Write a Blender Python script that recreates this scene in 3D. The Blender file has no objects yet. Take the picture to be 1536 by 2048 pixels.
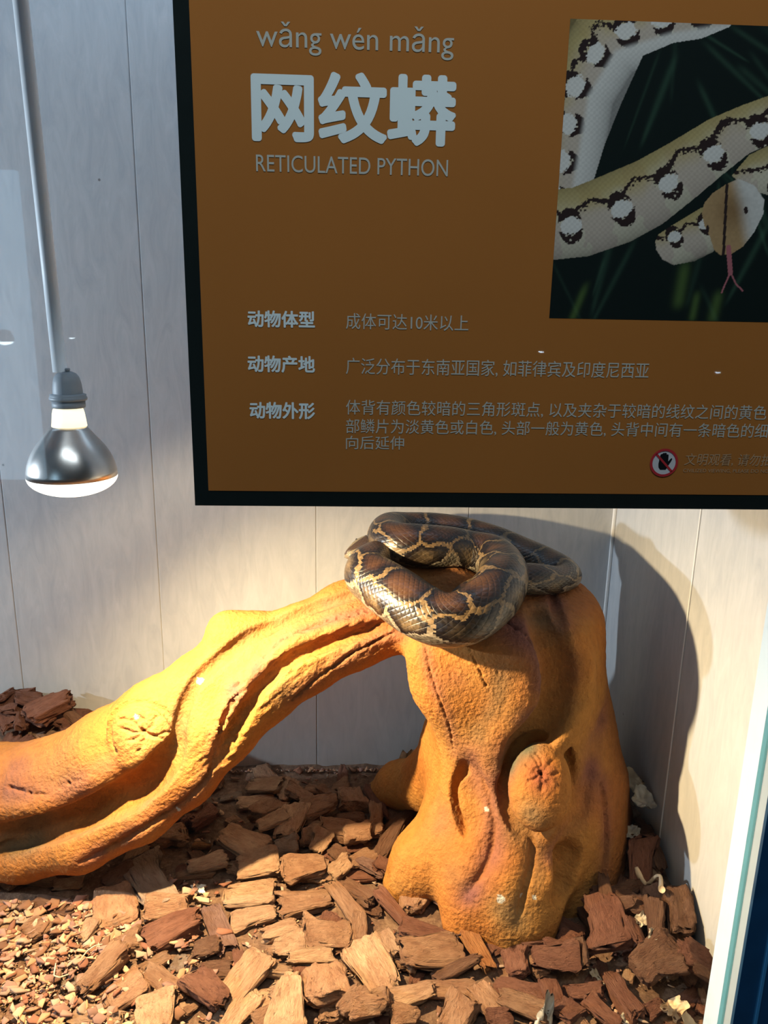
import bpy, bmesh, math, random
import numpy as np
from mathutils import Matrix, Vector

S = bpy.context.scene
COL = S.collection
rng = np.random.default_rng(11)
random.seed(11)

# ------------------------------------------------------------------ camera
F_PX, W_PX, H_PX, CAM_H = 1537.0, 1536.0, 2048.0, 1.1


def _basis(yaw=2.8, pitch=14.6, roll=1.1):
    y, p, r = map(math.radians, (yaw, pitch, roll))
    f = np.array([math.sin(y) * math.cos(p), math.cos(y) * math.cos(p), -math.sin(p)])
    ri = np.array([math.cos(y), -math.sin(y), 0.0])
    up = np.cross(ri, f)
    return ri * math.cos(r) + up * math.sin(r), -ri * math.sin(r) + up * math.cos(r), f


CR, CU, CF = _basis()
CP = np.array([0.0, 0.0, CAM_H])
cd = bpy.data.cameras.new('camera')
cam = bpy.data.objects.new('camera', cd)
COL.objects.link(cam)
cam.matrix_world = Matrix(((CR[0], CU[0], -CF[0], CP[0]), (CR[1], CU[1], -CF[1], CP[1]),
                           (CR[2], CU[2], -CF[2], CP[2]), (0, 0, 0, 1)))
cd.sensor_fit = 'VERTICAL'
cd.sensor_height = 36.0
cd.lens = F_PX / H_PX * 36.0
cd.clip_start = 0.02
S.camera = cam


def ray(px, py):
    d = CF * F_PX + CR * (px - 768.0) - CU * (py - 1024.0)
    return d / np.linalg.norm(d)


def atz(px, py, z=0.0):
    d = ray(px, py)
    return CP + d * ((z - CP[2]) / d[2])


def aty(px, py, y):
    d = ray(px, py)
    return CP + d * (y / d[1])


def atx(px, py, x):
    d = ray(px, py)
    return CP + d * (x / d[0])


def ppm(P):
    return F_PX / float((np.asarray(P) - CP) @ CF)


def proj(P):
    v = np.asarray(P, float) - CP
    z = v @ CF
    return np.stack([768 + F_PX * (v @ CR) / z, 1024 - F_PX * (v @ CU) / z], -1)


# ------------------------------------------------------------------ view, world, lights
S.view_settings.view_transform = 'Standard'
S.view_settings.look = 'None'
S.view_settings.gamma = 1.0
S.view_settings.exposure = 0.0
S.view_settings.use_curve_mapping = False
S.cycles.max_bounces = 7
S.cycles.transparent_max_bounces = 12
S.cycles.sample_clamp_indirect = 4.0
S.cycles.use_denoising = True

wd = bpy.data.worlds.new('hall_daylight')
S.world = wd
wd.use_nodes = True
wb = wd.node_tree.nodes['Background']
wb.inputs[0].default_value = (0.55, 0.76, 1.0, 1)
wb.inputs[1].default_value = 0.012


def spot(name, loc, target, energy, color, angle, blend, size):
    d = bpy.data.lights.new(name, 'SPOT')
    d.energy, d.color, d.spot_size, d.spot_blend, d.shadow_soft_size = energy, color, math.radians(angle), blend, size
    o = bpy.data.objects.new(name, d)
    COL.objects.link(o)
    o.location = loc
    o.rotation_euler = (Vector(target) - Vector(loc)).to_track_quat('-Z', 'Y').to_euler()
    return o


def area(name, loc, target, energy, color, sx, sy):
    d = bpy.data.lights.new(name, 'AREA')
    d.shape = 'RECTANGLE'
    d.energy, d.color, d.size, d.size_y = energy, color, sx, sy
    o = bpy.data.objects.new(name, d)
    COL.objects.link(o)
    o.location = loc
    o.rotation_euler = (Vector(target) - Vector(loc)).to_track_quat('-Z', 'Y').to_euler()
    return o


BULB = np.array([-0.42, 1.14, 0.0])          # x, y of the lamp axis; heights come with its builder
# the heat lamp's beam, a second lamp far along the same enclosure, the hall's ceiling fixture and its window
spot('heat_lamp_light', (-0.42, 1.14, 0.813), (-0.08, 1.10, 0.2), 152.0, (1.0, 0.74, 0.40), 152, 1.0, 0.012)
spot('heat_lamp_spill', (-0.42, 1.14, 0.809), (-0.10, 1.20, 0.2), 8.0, (1.0, 0.78, 0.52), 176, 0.25, 0.012)
spot('second_lamp_light', (-2.50, 1.12, 0.93), (0.3, 1.5, 0.6), 205.0, (0.72, 0.86, 1.0), 70, 0.4, 0.03)
area('hall_ceiling_light', (0.0, -0.20, 2.60), (0.15, 0.8, 1.1), 20.5, (0.80, 0.91, 1.0), 1.4, 0.3)
area('upper_wall_fill_light', (-0.6, 1.50, 1.93), (-0.6, 1.75, 1.45), 4.6, (0.50, 0.74, 1.0), 2.6, 0.10)  # added fill without a fixture, washes the upper wall in bluish light

# ------------------------------------------------------------------ helpers
def tag(o, label=None, cat=None, group=None, kind=None):
    if label:
        o['label'] = label
    if cat:
        o['category'] = cat
    if group:
        o['group'] = group
    if kind:
        o['kind'] = kind
    return o


def empty(name, loc, label, cat, group=None):
    o = bpy.data.objects.new(name, None)
    COL.objects.link(o)
    o.location = loc
    o.empty_display_size = 0.05
    return tag(o, label, cat, group)


def mesh_obj(name, verts, faces, mat, parent=None, smooth=False, loc=None):
    """one mesh object from world-space vertices; its origin is moved to loc (or its parent's place)"""
    me = bpy.data.meshes.new(name)
    v = np.asarray(verts, float)
    if parent is not None:
        base = np.array(parent.matrix_world.translation if False else parent.location)
        p = parent.parent
        while p is not None:
            base = base + np.array(p.location)
            p = p.parent
    else:
        base = np.zeros(3)
    off = np.zeros(3) if loc is None else np.asarray(loc, float) - base
    me.from_pydata((v - base - off).tolist(), [], [list(map(int, f)) for f in faces])
    me.update()
    if smooth:
        me.polygons.foreach_set('use_smooth', [True] * len(me.polygons))
    if mat is not None:
        me.materials.append(mat)
    o = bpy.data.objects.new(name, me)
    o.location = off
    COL.objects.link(o)
    if parent is not None:
        o.parent = parent
    return o


class MB:
    """collects shapes of one part"""
    def __init__(self):
        self.v, self.f = [], []

    def add(self, v, f):
        n = len(self.v)
        self.v += [tuple(map(float, p)) for p in v]
        self.f += [[int(i) + n for i in q] for q in f]
        return self

    def box(self, a, b, bev=0.0):
        bm = bmesh.new()
        bmesh.ops.create_cube(bm, size=1.0)
        for q in bm.verts:
            q.co = [(a[i] + b[i]) / 2 + q.co[i] * (b[i] - a[i]) for i in range(3)]
        if bev > 0:
            bmesh.ops.bevel(bm, geom=list(bm.edges), offset=bev, segments=2, affect='EDGES', profile=0.6)
        bm.verts.index_update()
        self.add([q.co[:] for q in bm.verts], [[q.index for q in f.verts] for f in bm.faces])
        bm.free()
        return self

    def lathe(self, prof, c, n=48, M=None):
        v, f = [], []
        k = len(prof)
        for r, z in prof:
            for i in range(n):
                t = 2 * math.pi * i / n
                p = np.array([r * math.cos(t), r * math.sin(t), z])
                if M is not None:
                    p = M @ p
                v.append(p + np.asarray(c))
        for j in range(k - 1):
            for i in range(n):
                f.append([j * n + i, j * n + (i + 1) % n, (j + 1) * n + (i + 1) % n, (j + 1) * n + i])
        if prof[0][0] > 1e-6:
            f.append(list(range(n))[::-1])
        if prof[-1][0] > 1e-6:
            f.append([(k - 1) * n + i for i in range(n)])
        return self.add(v, f)

    def tube(self, P, R, n=12):
        P = np.asarray(P, float)
        R = np.broadcast_to(np.asarray(R, float), (len(P),))
        T = np.gradient(P, axis=0)
        T /= np.linalg.norm(T, axis=1)[:, None]
        ref = np.array([0.13, 0.21, 0.97])
        v, f = [], []
        for i in range(len(P)):
            a = np.cross(T[i], ref)
            a /= np.linalg.norm(a)
            b = np.cross(a, T[i])
            for j in range(n):
                t = 2 * math.pi * j / n
                v.append(P[i] + R[i] * (a * math.cos(t) + b * math.sin(t)))
        for i in range(len(P) - 1):
            for j in range(n):
                f.append([i * n + j, i * n + (j + 1) % n, (i + 1) * n + (j + 1) % n, (i + 1) * n + j])
        f.append(list(range(n)))
        f.append([(len(P) - 1) * n + j for j in range(n)][::-1])
        return self.add(v, f)

    def build(self, name, mat, parent=None, smooth=False, loc=None):
        return mesh_obj(name, self.v, self.f, mat, parent, smooth, loc)


def ngon_faces(flat, corners):
    return flat.reshape(-1, corners)


def big_mesh(name, V, Q, mat, colors=None, per_face=None, uv=None, smooth=True):
    """fast mesh from arrays; colors: per vertex rgb, per_face: rgb per quad, uv: per corner"""
    me = bpy.data.meshes.new(name)
    nq, k = Q.shape
    me.vertices.add(len(V))
    me.vertices.foreach_set('co', np.ascontiguousarray(V, np.float32).ravel())
    me.loops.add(nq * k)
    me.loops.foreach_set('vertex_index', np.ascontiguousarray(Q, np.int32).ravel())
    me.polygons.add(nq)
    me.polygons.foreach_set('loop_start', np.arange(0, nq * k, k, dtype=np.int32))
    if smooth:
        me.polygons.foreach_set('use_smooth', np.ones(nq, bool))
    me.update(calc_edges=True)
    me.validate()
    if colors is not None:
        a = me.color_attributes.new('paint', 'FLOAT_COLOR', 'POINT')
        a.data.foreach_set('color', np.c_[colors, np.ones(len(colors))].astype(np.float32).ravel())
    if per_face is not None:
        a = me.color_attributes.new('paint', 'FLOAT_COLOR', 'CORNER')
        c = np.repeat(np.c_[per_face, np.ones(len(per_face))], k, axis=0)
        a.data.foreach_set('color', c.astype(np.float32).ravel())
    if uv is not None:
        u = me.uv_layers.new(name='UVMap')
        u.data.foreach_set('uv', uv.astype(np.float32).ravel())
    if mat is not None:
        me.materials.append(mat)
    o = bpy.data.objects.new(name, me)
    COL.objects.link(o)
    return o


def _hash(i, j, k, seed):
    h = (i * 374761393 + j * 668265263 + k * 2147483647 + seed * 974634777).astype(np.int64)
    h = (h ^ (h >> 13)) * 1274126177
    h = h ^ (h >> 16)
    return (h & 0xFFFFFF) / float(0xFFFFFF) * 2 - 1


def vnoise(P, seed=0):
    P = np.asarray(P, float)
    I = np.floor(P).astype(np.int64)
    f = P - I
    f = f * f * f * (f * (f * 6 - 15) + 10)
    out = 0
    for a in (0, 1):
        for b in (0, 1):
            for c in (0, 1):
                w = (f[..., 0] if a else 1 - f[..., 0]) * (f[..., 1] if b else 1 - f[..., 1]) * (f[..., 2] if c else 1 - f[..., 2])
                out = out + w * _hash(I[..., 0] + a, I[..., 1] + b, I[..., 2] + c, seed)
    return out


def fbm(P, seed=0, oct=4, gain=0.5):
    s, a, P = 0, 1.0, np.asarray(P, float)
    for o in range(oct):
        s = s + a * vnoise(P * 2 ** o + 17.3 * o, seed + o)
        a *= gain
    return s


def sstep(a, b, x):
    t = np.clip((x - a) / (b - a), 0, 1)
    return t * t * (3 - 2 * t)


# ------------------------------------------------------------------ materials
def nodes_mat(name):
    m = bpy.data.materials.new(name)
    m.use_nodes = True
    nt = m.node_tree
    return m, nt, nt.nodes['Principled BSDF']


def N(nt, kind, **kw):
    n = nt.nodes.new(kind)
    for k, v in kw.items():
        if k in n.inputs:
            n.inputs[k].default_value = v
        else:
            setattr(n, k, v)
    return n


def link(nt, a, b):
    nt.links.new(a, b)


def ramp(nt, stops):
    r = nt.nodes.new('ShaderNodeValToRGB')
    e = r.color_ramp.elements
    while len(e) < len(stops):
        e.new(0.5)
    for q, (p, c) in zip(e, stops):
        q.position = p
        q.color = (*c, 1)
    return r


def mat_flat(name, col, rough=0.6, metal=0.0, spec=0.5, noise=0.0, nscale=30.0, bump=0.0):
    m, nt, b = nodes_mat(name)
    b.inputs['Roughness'].default_value = rough
    b.inputs['Metallic'].default_value = metal
    b.inputs['Specular IOR Level'].default_value = spec
    tc = N(nt, 'ShaderNodeTexCoord')
    nz = N(nt, 'ShaderNodeTexNoise', Scale=nscale, Detail=4.0)
    link(nt, tc.outputs['Object'], nz.inputs['Vector'])
    lo = tuple(c * (1 - noise) for c in col)
    hi = tuple(min(1, c * (1 + noise)) for c in col)
    r = ramp(nt, [(0.3, lo), (0.7, hi)])
    link(nt, nz.outputs[0], r.inputs[0])
    link(nt, r.outputs[0], b.inputs['Base Color'])
    if bump > 0:
        bp = N(nt, 'ShaderNodeBump', Strength=1.0, Distance=bump)
        link(nt, nz.outputs[0], bp.inputs['Height'])
        link(nt, bp.outputs[0], b.inputs['Normal'])
    return m


def mat_paint(name, rough=0.7, spec=0.3):
    m, nt, b = nodes_mat(name)
    a = N(nt, 'ShaderNodeAttribute', attribute_name='paint')
    link(nt, a.outputs['Color'], b.inputs['Base Color'])
    b.inputs['Roughness'].default_value = rough
    b.inputs['Specular IOR Level'].default_value = spec
    return m, nt, b, a


def mat_emit(name, col, strength):
    m, nt, b = nodes_mat(name)
    b.inputs['Base Color'].default_value = (*col, 1)
    b.inputs['Emission Color'].default_value = (*col, 1)
    b.inputs['Emission Strength'].default_value = strength
    return m


def mat_wall():
    m, nt, b = nodes_mat('marbled_pvc_panel')
    tc = N(nt, 'ShaderNodeTexCoord')
    mp = N(nt, 'ShaderNodeMapping')
    mp.inputs['Scale'].default_value = (11, 11, 2.6)
    link(nt, tc.outputs['Object'], mp.inputs['Vector'])
    n1 = N(nt, 'ShaderNodeTexNoise', Scale=3.0, Detail=9.0, Roughness=0.72, Distortion=1.2)
    link(nt, mp.outputs[0], n1.inputs['Vector'])
    r1 = ramp(nt, [(0.28, (0.39, 0.40, 0.42)), (0.5, (0.46, 0.465, 0.47)), (0.72, (0.52, 0.52, 0.525))])
    link(nt, n1.outputs[0], r1.inputs[0])
    # dark specks and grime near the litter
    v = N(nt, 'ShaderNodeTexVoronoi', Scale=7.0)
    link(nt, tc.outputs['Object'], v.inputs['Vector'])
    rs = ramp(nt, [(0.014, (0.25, 0.22, 0.2)), (0.024, (1, 1, 1))])
    link(nt, v.outputs['Distance'], rs.inputs[0])
    mx = N(nt, 'ShaderNodeMix', data_type='RGBA', blend_type='MULTIPLY')
    mx.inputs['Factor'].default_value = 0.8
    link(nt, r1.outputs[0], mx.inputs['A'])
    link(nt, rs.outputs[0], mx.inputs['B'])
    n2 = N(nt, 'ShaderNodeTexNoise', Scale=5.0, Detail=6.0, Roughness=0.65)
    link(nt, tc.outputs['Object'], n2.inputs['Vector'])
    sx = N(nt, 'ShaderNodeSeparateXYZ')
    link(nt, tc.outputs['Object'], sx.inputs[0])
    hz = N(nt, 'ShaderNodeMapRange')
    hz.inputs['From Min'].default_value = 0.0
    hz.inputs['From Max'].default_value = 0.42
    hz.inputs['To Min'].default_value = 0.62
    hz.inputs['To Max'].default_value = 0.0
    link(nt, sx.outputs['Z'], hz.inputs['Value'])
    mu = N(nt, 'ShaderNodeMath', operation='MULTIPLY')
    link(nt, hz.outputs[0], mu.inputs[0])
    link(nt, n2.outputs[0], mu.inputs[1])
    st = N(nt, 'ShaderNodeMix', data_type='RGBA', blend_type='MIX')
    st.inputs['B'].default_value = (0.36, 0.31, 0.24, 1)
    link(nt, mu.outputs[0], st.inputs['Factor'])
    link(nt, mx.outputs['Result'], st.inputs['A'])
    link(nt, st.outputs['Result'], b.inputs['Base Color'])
    b.inputs['Roughness'].default_value = 0.5
    b.inputs['Specular IOR Level'].default_value = 0.3
    return m


def mat_log():
    m, nt, b, a = mat_paint('painted_fake_wood', 0.85, 0.2)
    tc = N(nt, 'ShaderNodeTexCoord')
    n1 = N(nt, 'ShaderNodeTexNoise', Scale=55.0, Detail=6.0, Roughness=0.65)
    link(nt, tc.outputs['Object'], n1.inputs['Vector'])
    mp = N(nt, 'ShaderNodeMapping')
    link(nt, tc.outputs['Object'], mp.inputs['Vector'])
    n2 = N(nt, 'ShaderNodeTexNoise', Scale=170.0, Detail=3.0)
    link(nt, tc.outputs['Object'], n2.inputs['Vector'])
    ad = N(nt, 'ShaderNodeMath', operation='ADD')
    link(nt, n1.outputs[0], ad.inputs[0])
    link(nt, n2.outputs[0], ad.inputs[1])
    bp = N(nt, 'ShaderNodeBump', Strength=0.8, Distance=0.0038)
    link(nt, ad.outputs[0], bp.inputs['Height'])
    link(nt, bp.outputs[0], b.inputs['Normal'])
    r = ramp(nt, [(0.3, (0.80, 0.80, 0.80)), (0.65, (1.06, 1.06, 1.06))])
    link(nt, n1.outputs[0], r.inputs[0])
    mx = N(nt, 'ShaderNodeMix', data_type='RGBA', blend_type='MULTIPLY')
    mx.inputs['Factor'].default_value = 1.0
    link(nt, a.outputs['Color'], mx.inputs['A'])
    link(nt, r.outputs[0], mx.inputs['B'])
    link(nt, mx.outputs['Result'], b.inputs['Base Color'])
    return m


def mat_bark():
    m, nt, b = nodes_mat('pine_bark')
    oi = N(nt, 'ShaderNodeObjectInfo')
    tc = N(nt, 'ShaderNodeTexCoord')
    ad = N(nt, 'ShaderNodeVectorMath', operation='ADD')
    link(nt, tc.outputs['Object'], ad.inputs[0])
    sc = N(nt, 'ShaderNodeVectorMath', operation='SCALE')
    sc.inputs['Scale'].default_value = 37.0
    cb = N(nt, 'ShaderNodeCombineXYZ')
    for i in range(3):
        link(nt, oi.outputs['Random'], cb.inputs[i])
    link(nt, cb.outputs[0], sc.inputs[0])
    link(nt, sc.outputs[0], ad.inputs[1])
    mp = N(nt, 'ShaderNodeMapping')
    mp.inputs['Scale'].default_value = (2.6, 5.0, 4.5)
    link(nt, ad.outputs[0], mp.inputs['Vector'])
    n1 = N(nt, 'ShaderNodeTexNoise', Scale=2.2, Detail=9.0, Roughness=0.7, Distortion=0.6)
    link(nt, mp.outputs[0], n1.inputs['Vector'])
    n2 = N(nt, 'ShaderNodeTexNoise', Scale=2.4, Detail=4.0, Roughness=0.6)
    link(nt, ad.outputs[0], n2.inputs['Vector'])
    r1 = ramp(nt, [(0.30, (0.62, 0.57, 0.55)), (0.48, (1.0, 1.0, 1.0)), (0.72, (1.18, 1.20, 1.22))])
    link(nt, n1.outputs[0], r1.inputs[0])
    r2 = ramp(nt, [(0.35, (0.82, 0.74, 0.70)), (0.65, (1.12, 1.16, 1.18))])
    link(nt, n2.outputs[0], r2.inputs[0])
    m1 = N(nt, 'ShaderNodeMix', data_type='RGBA', blend_type='MULTIPLY')
    m1.inputs['Factor'].default_value = 1.0
    link(nt, oi.outputs['Color'], m1.inputs['A'])
    link(nt, r1.outputs[0], m1.inputs['B'])
    m2 = N(nt, 'ShaderNodeMix', data_type='RGBA', blend_type='MULTIPLY')
    m2.inputs['Factor'].default_value = 1.0
    link(nt, m1.outputs['Result'], m2.inputs['A'])
    link(nt, r2.outputs[0], m2.inputs['B'])
    link(nt, m2.outputs['Result'], b.inputs['Base Color'])
    mp3 = N(nt, 'ShaderNodeMapping')
    mp3.inputs['Scale'].default_value = (9.0, 11.0, 7.0)
    link(nt, ad.outputs[0], mp3.inputs['Vector'])
    n3 = N(nt, 'ShaderNodeTexNoise', Scale=1.0, Detail=7.0, Roughness=0.72)
    link(nt, mp3.outputs[0], n3.inputs['Vector'])
    v3 = N(nt, 'ShaderNodeTexVoronoi', Scale=0.55)
    link(nt, mp3.outputs[0], v3.inputs['Vector'])
    pit = N(nt, 'ShaderNodeMapRange')
    pit.inputs['From Max'].default_value = 0.16
    pit.inputs['To Min'].default_value = -0.5
    pit.inputs['To Max'].default_value = 0.0
    link(nt, v3.outputs['Distance'], pit.inputs['Value'])
    s1 = N(nt, 'ShaderNodeMath', operation='MULTIPLY_ADD')
    s1.inputs[1].default_value = 0.9
    link(nt, n3.outputs[0], s1.inputs[0])
    link(nt, n1.outputs[0], s1.inputs[2])
    s2 = N(nt, 'ShaderNodeMath', operation='ADD')
    link(nt, s1.outputs[0], s2.inputs[0])
    link(nt, pit.outputs[0], s2.inputs[1])
    bp = N(nt, 'ShaderNodeBump', Strength=1.0, Distance=0.011)
    link(nt, s2.outputs[0], bp.inputs['Height'])
    link(nt, bp.outputs[0], b.inputs['Normal'])
    b.inputs['Roughness'].default_value = 0.85
    b.inputs['Specular IOR Level'].default_value = 0.25
    return m


def mat_soil():
    m, nt, b = nodes_mat('bark_dust')
    tc = N(nt, 'ShaderNodeTexCoord')
    n1 = N(nt, 'ShaderNodeTexNoise', Scale=60.0, Detail=8.0, Roughness=0.75)
    link(nt, tc.outputs['Object'], n1.inputs['Vector'])
    r = ramp(nt, [(0.3, (0.07, 0.035, 0.02)), (0.5, (0.19, 0.10, 0.055)), (0.72, (0.36, 0.22, 0.13))])
    link(nt, n1.outputs[0], r.inputs[0])
    link(nt, r.outputs[0], b.inputs['Base Color'])
    bp = N(nt, 'ShaderNodeBump', Strength=1.0, Distance=0.01)
    link(nt, n1.outputs[0], bp.inputs['Height'])
    link(nt, bp.outputs[0], b.inputs['Normal'])
    b.inputs['Roughness'].default_value = 0.95
    return m


def mat_glass():
    m = bpy.data.materials.new('clear_glass')
    m.use_nodes = True
    nt = m.node_tree
    nt.nodes.clear()
    out = N(nt, 'ShaderNodeOutputMaterial')
    tr = N(nt, 'ShaderNodeBsdfTransparent')
    tr.inputs[0].default_value = (0.985, 0.992, 0.992, 1)
    gl = N(nt, 'ShaderNodeBsdfGlossy')
    gl.inputs['Roughness'].default_value = 0.015
    lw = N(nt, 'ShaderNodeLayerWeight', Blend=0.5)
    pw = N(nt, 'ShaderNodeMath', operation='POWER')
    pw.inputs[1].default_value = 5.0
    link(nt, lw.outputs['Facing'], pw.inputs[0])
    ma = N(nt, 'ShaderNodeMath', operation='MULTIPLY_ADD')
    ma.inputs[1].default_value = 0.9
    ma.inputs[2].default_value = 0.032
    link(nt, pw.outputs[0], ma.inputs[0])
    mx = N(nt, 'ShaderNodeMixShader')
    link(nt, ma.outputs[0], mx.inputs[0])
    link(nt, tr.outputs[0], mx.inputs[1])
    link(nt, gl.outputs[0], mx.inputs[2])
    link(nt, mx.outputs[0], out.inputs['Surface'])
    return m


def mat_scales():
    m, nt, b, a = mat_paint('python_scales', 0.36, 0.5)
    uv = N(nt, 'ShaderNodeUVMap')
    sp = N(nt, 'ShaderNodeSeparateXYZ')
    link(nt, uv.outputs[0], sp.inputs[0])

    def diag(sign):
        s = N(nt, 'ShaderNodeMath', operation='ADD' if sign > 0 else 'SUBTRACT')
        link(nt, sp.outputs['X'], s.inputs[0])
        link(nt, sp.outputs['Y'], s.inputs[1])
        f = N(nt, 'ShaderNodeMath', operation='PINGPONG')
        f.inputs[1].default_value = 0.5
        link(nt, s.outputs[0], f.inputs[0])
        return f
    mn = N(nt, 'ShaderNodeMath', operation='MINIMUM')
    link(nt, diag(1).outputs[0], mn.inputs[0])
    link(nt, diag(-1).outputs[0], mn.inputs[1])
    pw = N(nt, 'ShaderNodeMath', operation='POWER')
    pw.inputs[1].default_value = 0.5
    link(nt, mn.outputs[0], pw.inputs[0])
    bp = N(nt, 'ShaderNodeBump', Strength=0.8, Distance=0.0013)
    link(nt, pw.outputs[0], bp.inputs['Height'])
    link(nt, bp.outputs[0], b.inputs['Normal'])
    b.inputs['Coat Weight'].default_value = 0.25
    b.inputs['Coat Roughness'].default_value = 0.2
    return m


M = dict(
    wall=mat_wall(), log=mat_log(), bark=mat_bark(), soil=mat_soil(), glass=mat_glass(), scales=mat_scales(),
    seam=mat_flat('pale_joint', (0.74, 0.73, 0.71), 0.5),
    joint=mat_flat('panel_joint_shadow_gap', (0.30, 0.29, 0.28), 0.7),
    ceil=mat_flat('white_ceiling', (0.7, 0.7, 0.7), 0.7, noise=0.05),
    frame_white=mat_flat('white_frame_blue_reflection', (0.40, 0.51, 0.63), 0.35, noise=0.03),  # white frame, blue reflection of daylight put into its colour
    frame_teal=mat_flat('teal_gasket', (0.055, 0.19, 0.25), 0.4, noise=0.05),
    frame_blue=mat_flat('dark_blue_frame', (0.010, 0.062, 0.15), 0.35, noise=0.1),
    frame_line=mat_flat('bright_blue_strip', (0.05, 0.25, 0.5), 0.4),
    window=mat_emit('daylit_window', (0.45, 0.74, 1.0), 2.6),
    lampglow=mat_emit('hall_lamp_glow', (0.75, 0.92, 1.0), 22.0),
    hall=mat_flat('grey_hall_wall', (0.22, 0.24, 0.26), 0.8, noise=0.1),
    sign_brown=mat_flat('orange_brown_print', (0.41, 0.148, 0.030), 0.75, spec=0.1, noise=0.03, nscale=5),
    sign_edge=mat_flat('blackish_green_print', (0.006, 0.011, 0.010), 0.7, spec=0.1, noise=0.1),
    sign_title=mat_flat('bluish_white_print', (0.78, 0.86, 0.84), 0.7, spec=0.1),
    sign_text=mat_flat('dull_white_print', (0.52, 0.51, 0.44), 0.7, spec=0.1),
    sign_faint=mat_flat('faint_tan_print', (0.50, 0.31, 0.17), 0.7, spec=0.1),
    sign_red=mat_flat('red_print', (0.50, 0.03, 0.038), 0.7, spec=0.1),
    sign_black=mat_flat('black_print', (0.008, 0.008, 0.01), 0.7, spec=0.1),
    sign_white=mat_flat('grey_white_print', (0.63, 0.60, 0.60), 0.7, spec=0.1),
    rod=mat_flat('white_painted_rod', (0.80, 0.83, 0.85), 0.4, noise=0.04),
    socket=mat_flat('grey_ceramic_socket', (0.24, 0.27, 0.30), 0.5, noise=0.12),
    mirror=mat_flat('mirror_coating', (0.60, 0.56, 0.52), 0.30, metal=1.0, noise=0.08, nscale=60),
    neck=mat_emit('glowing_glass_neck', (1.0, 0.86, 0.55), 1.5),
    face=mat_emit('glowing_frosted_glass', (1.0, 0.94, 0.80), 1.7),
    leaf=mat_flat('dry_pale_leaf', (0.42, 0.34, 0.23), 0.7, noise=0.3, nscale=40, bump=0.002),
    skin=mat_flat('shed_skin', (0.40, 0.36, 0.29), 0.35, noise=0.25, nscale=60, bump=0.002),
    twig=mat_flat('pale_twig', (0.55, 0.40, 0.24), 0.75, noise=0.3, nscale=50, bump=0.002),
    crumb=mat_flat('yellow_crumbs', (0.55, 0.40, 0.06), 0.85, noise=0.3, nscale=90, bump=0.002),
    chalk=mat_flat('chalky_white', (0.8, 0.78, 0.68), 0.9, noise=0.1, nscale=60, bump=0.001),
)

# ------------------------------------------------------------------ the setting
WALL_Y, WALL_X, LEFT_X, CEIL_Z, GLASS_Y = 1.75, 0.64, -4.3, 1.95, 0.80
SEAMS = [-4.03, -3.67, -3.31, -2.95, -2.59, -2.23, -1.87, -1.51, -1.15, -0.79, -0.447, -0.074, 0.287]


def panels(name, axis, edges, at, z0, z1, thick, kind='structure'):
    """a wall of upright panels with a narrow joint between them: one mesh"""
    mb = MB()
    g = 0.0007
    for a, b in zip(edges[:-1], edges[1:]):
        if axis == 'x':
            mb.box((a + g, at, z0), (b - g, at + thick, z1), 0.0015)
        else:
            mb.box((at, a + g, z0), (at + thick, b - g, z1), 0.0015)
    if axis == 'x':
        mb.box((edges[0], at + thick * 0.13, z0), (edges[-1], at + thick * 1.6, z1))
    else:
        mb.box((at + thick * 0.13, edges[0], z0), (at + thick * 1.6, edges[-1], z1))
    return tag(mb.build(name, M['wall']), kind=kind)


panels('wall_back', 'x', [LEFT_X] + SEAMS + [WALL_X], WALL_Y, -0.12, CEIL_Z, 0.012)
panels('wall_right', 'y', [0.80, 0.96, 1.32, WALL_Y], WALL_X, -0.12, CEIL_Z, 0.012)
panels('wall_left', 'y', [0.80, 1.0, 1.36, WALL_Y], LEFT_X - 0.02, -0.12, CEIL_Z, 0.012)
tag(MB().box((LEFT_X, 0.80, CEIL_Z), (WALL_X, WALL_Y, CEIL_Z + 0.02)).build('ceiling', M['ceil']), kind='structure')
# pale corner bead between the two walls, and the bead over the joint of the side wall
tag(MB().box((WALL_X - 0.008, WALL_Y - 0.008, -0.1), (WALL_X, WALL_Y, CEIL_Z), 0.003).build('trim_1', M['seam']), kind='structure')
tag(MB().box((WALL_X - 0.0025, 1.3185, -0.1), (WALL_X, 1.3215, CEIL_Z), 0.001).build('trim_2', M['seam']), kind='structure')


def floor_h(x, y):
    """height of the bark bed: heaped against the back wall at one end, banked along the side wall"""
    x, y = np.asarray(x, float), np.asarray(y, float)
    heap = (0.155 + 0.06 * sstep(-0.85, -1.3, x)) * sstep(1.36, 1.70, y) * sstep(-0.50, -0.66, x)  # heap's unseen far end is raised to block the second lamp's light
    bank = 0.080 * sstep(1.02, 1.42, y) * sstep(0.44, 0.62, x)
    back = 0.12 * sstep(1.36, 1.60, y) * sstep(0.48, 0.60, x)
    dip = -0.020 * np.exp(-(((x + 0.50) / 0.16) ** 2 + ((y - 1.10) / 0.13) ** 2))
    return heap + np.maximum(bank, back) + dip


def bed():
    xs = np.linspace(-2.3, WALL_X, 236)
    ys = np.linspace(GLASS_Y, WALL_Y, 96)
    X, Y = np.meshgrid(xs, ys, indexing='ij')
    P = np.stack([X * 22, Y * 22, X * 0], -1)
    Z = floor_h(X, Y) - 0.028 + 0.004 * fbm(P, 3, 4)
    V = np.stack([X, Y, Z], -1).reshape(-1, 3)
    n, m = X.shape
    i, j = np.meshgrid(np.arange(n - 1), np.arange(m - 1), indexing='ij')
    q = np.stack([i * m + j, (i + 1) * m + j, (i + 1) * m + j + 1, i * m + j + 1], -1).reshape(-1, 4)
    return tag(big_mesh('floor', V, q, M['soil']), kind='structure')


bed()
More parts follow.
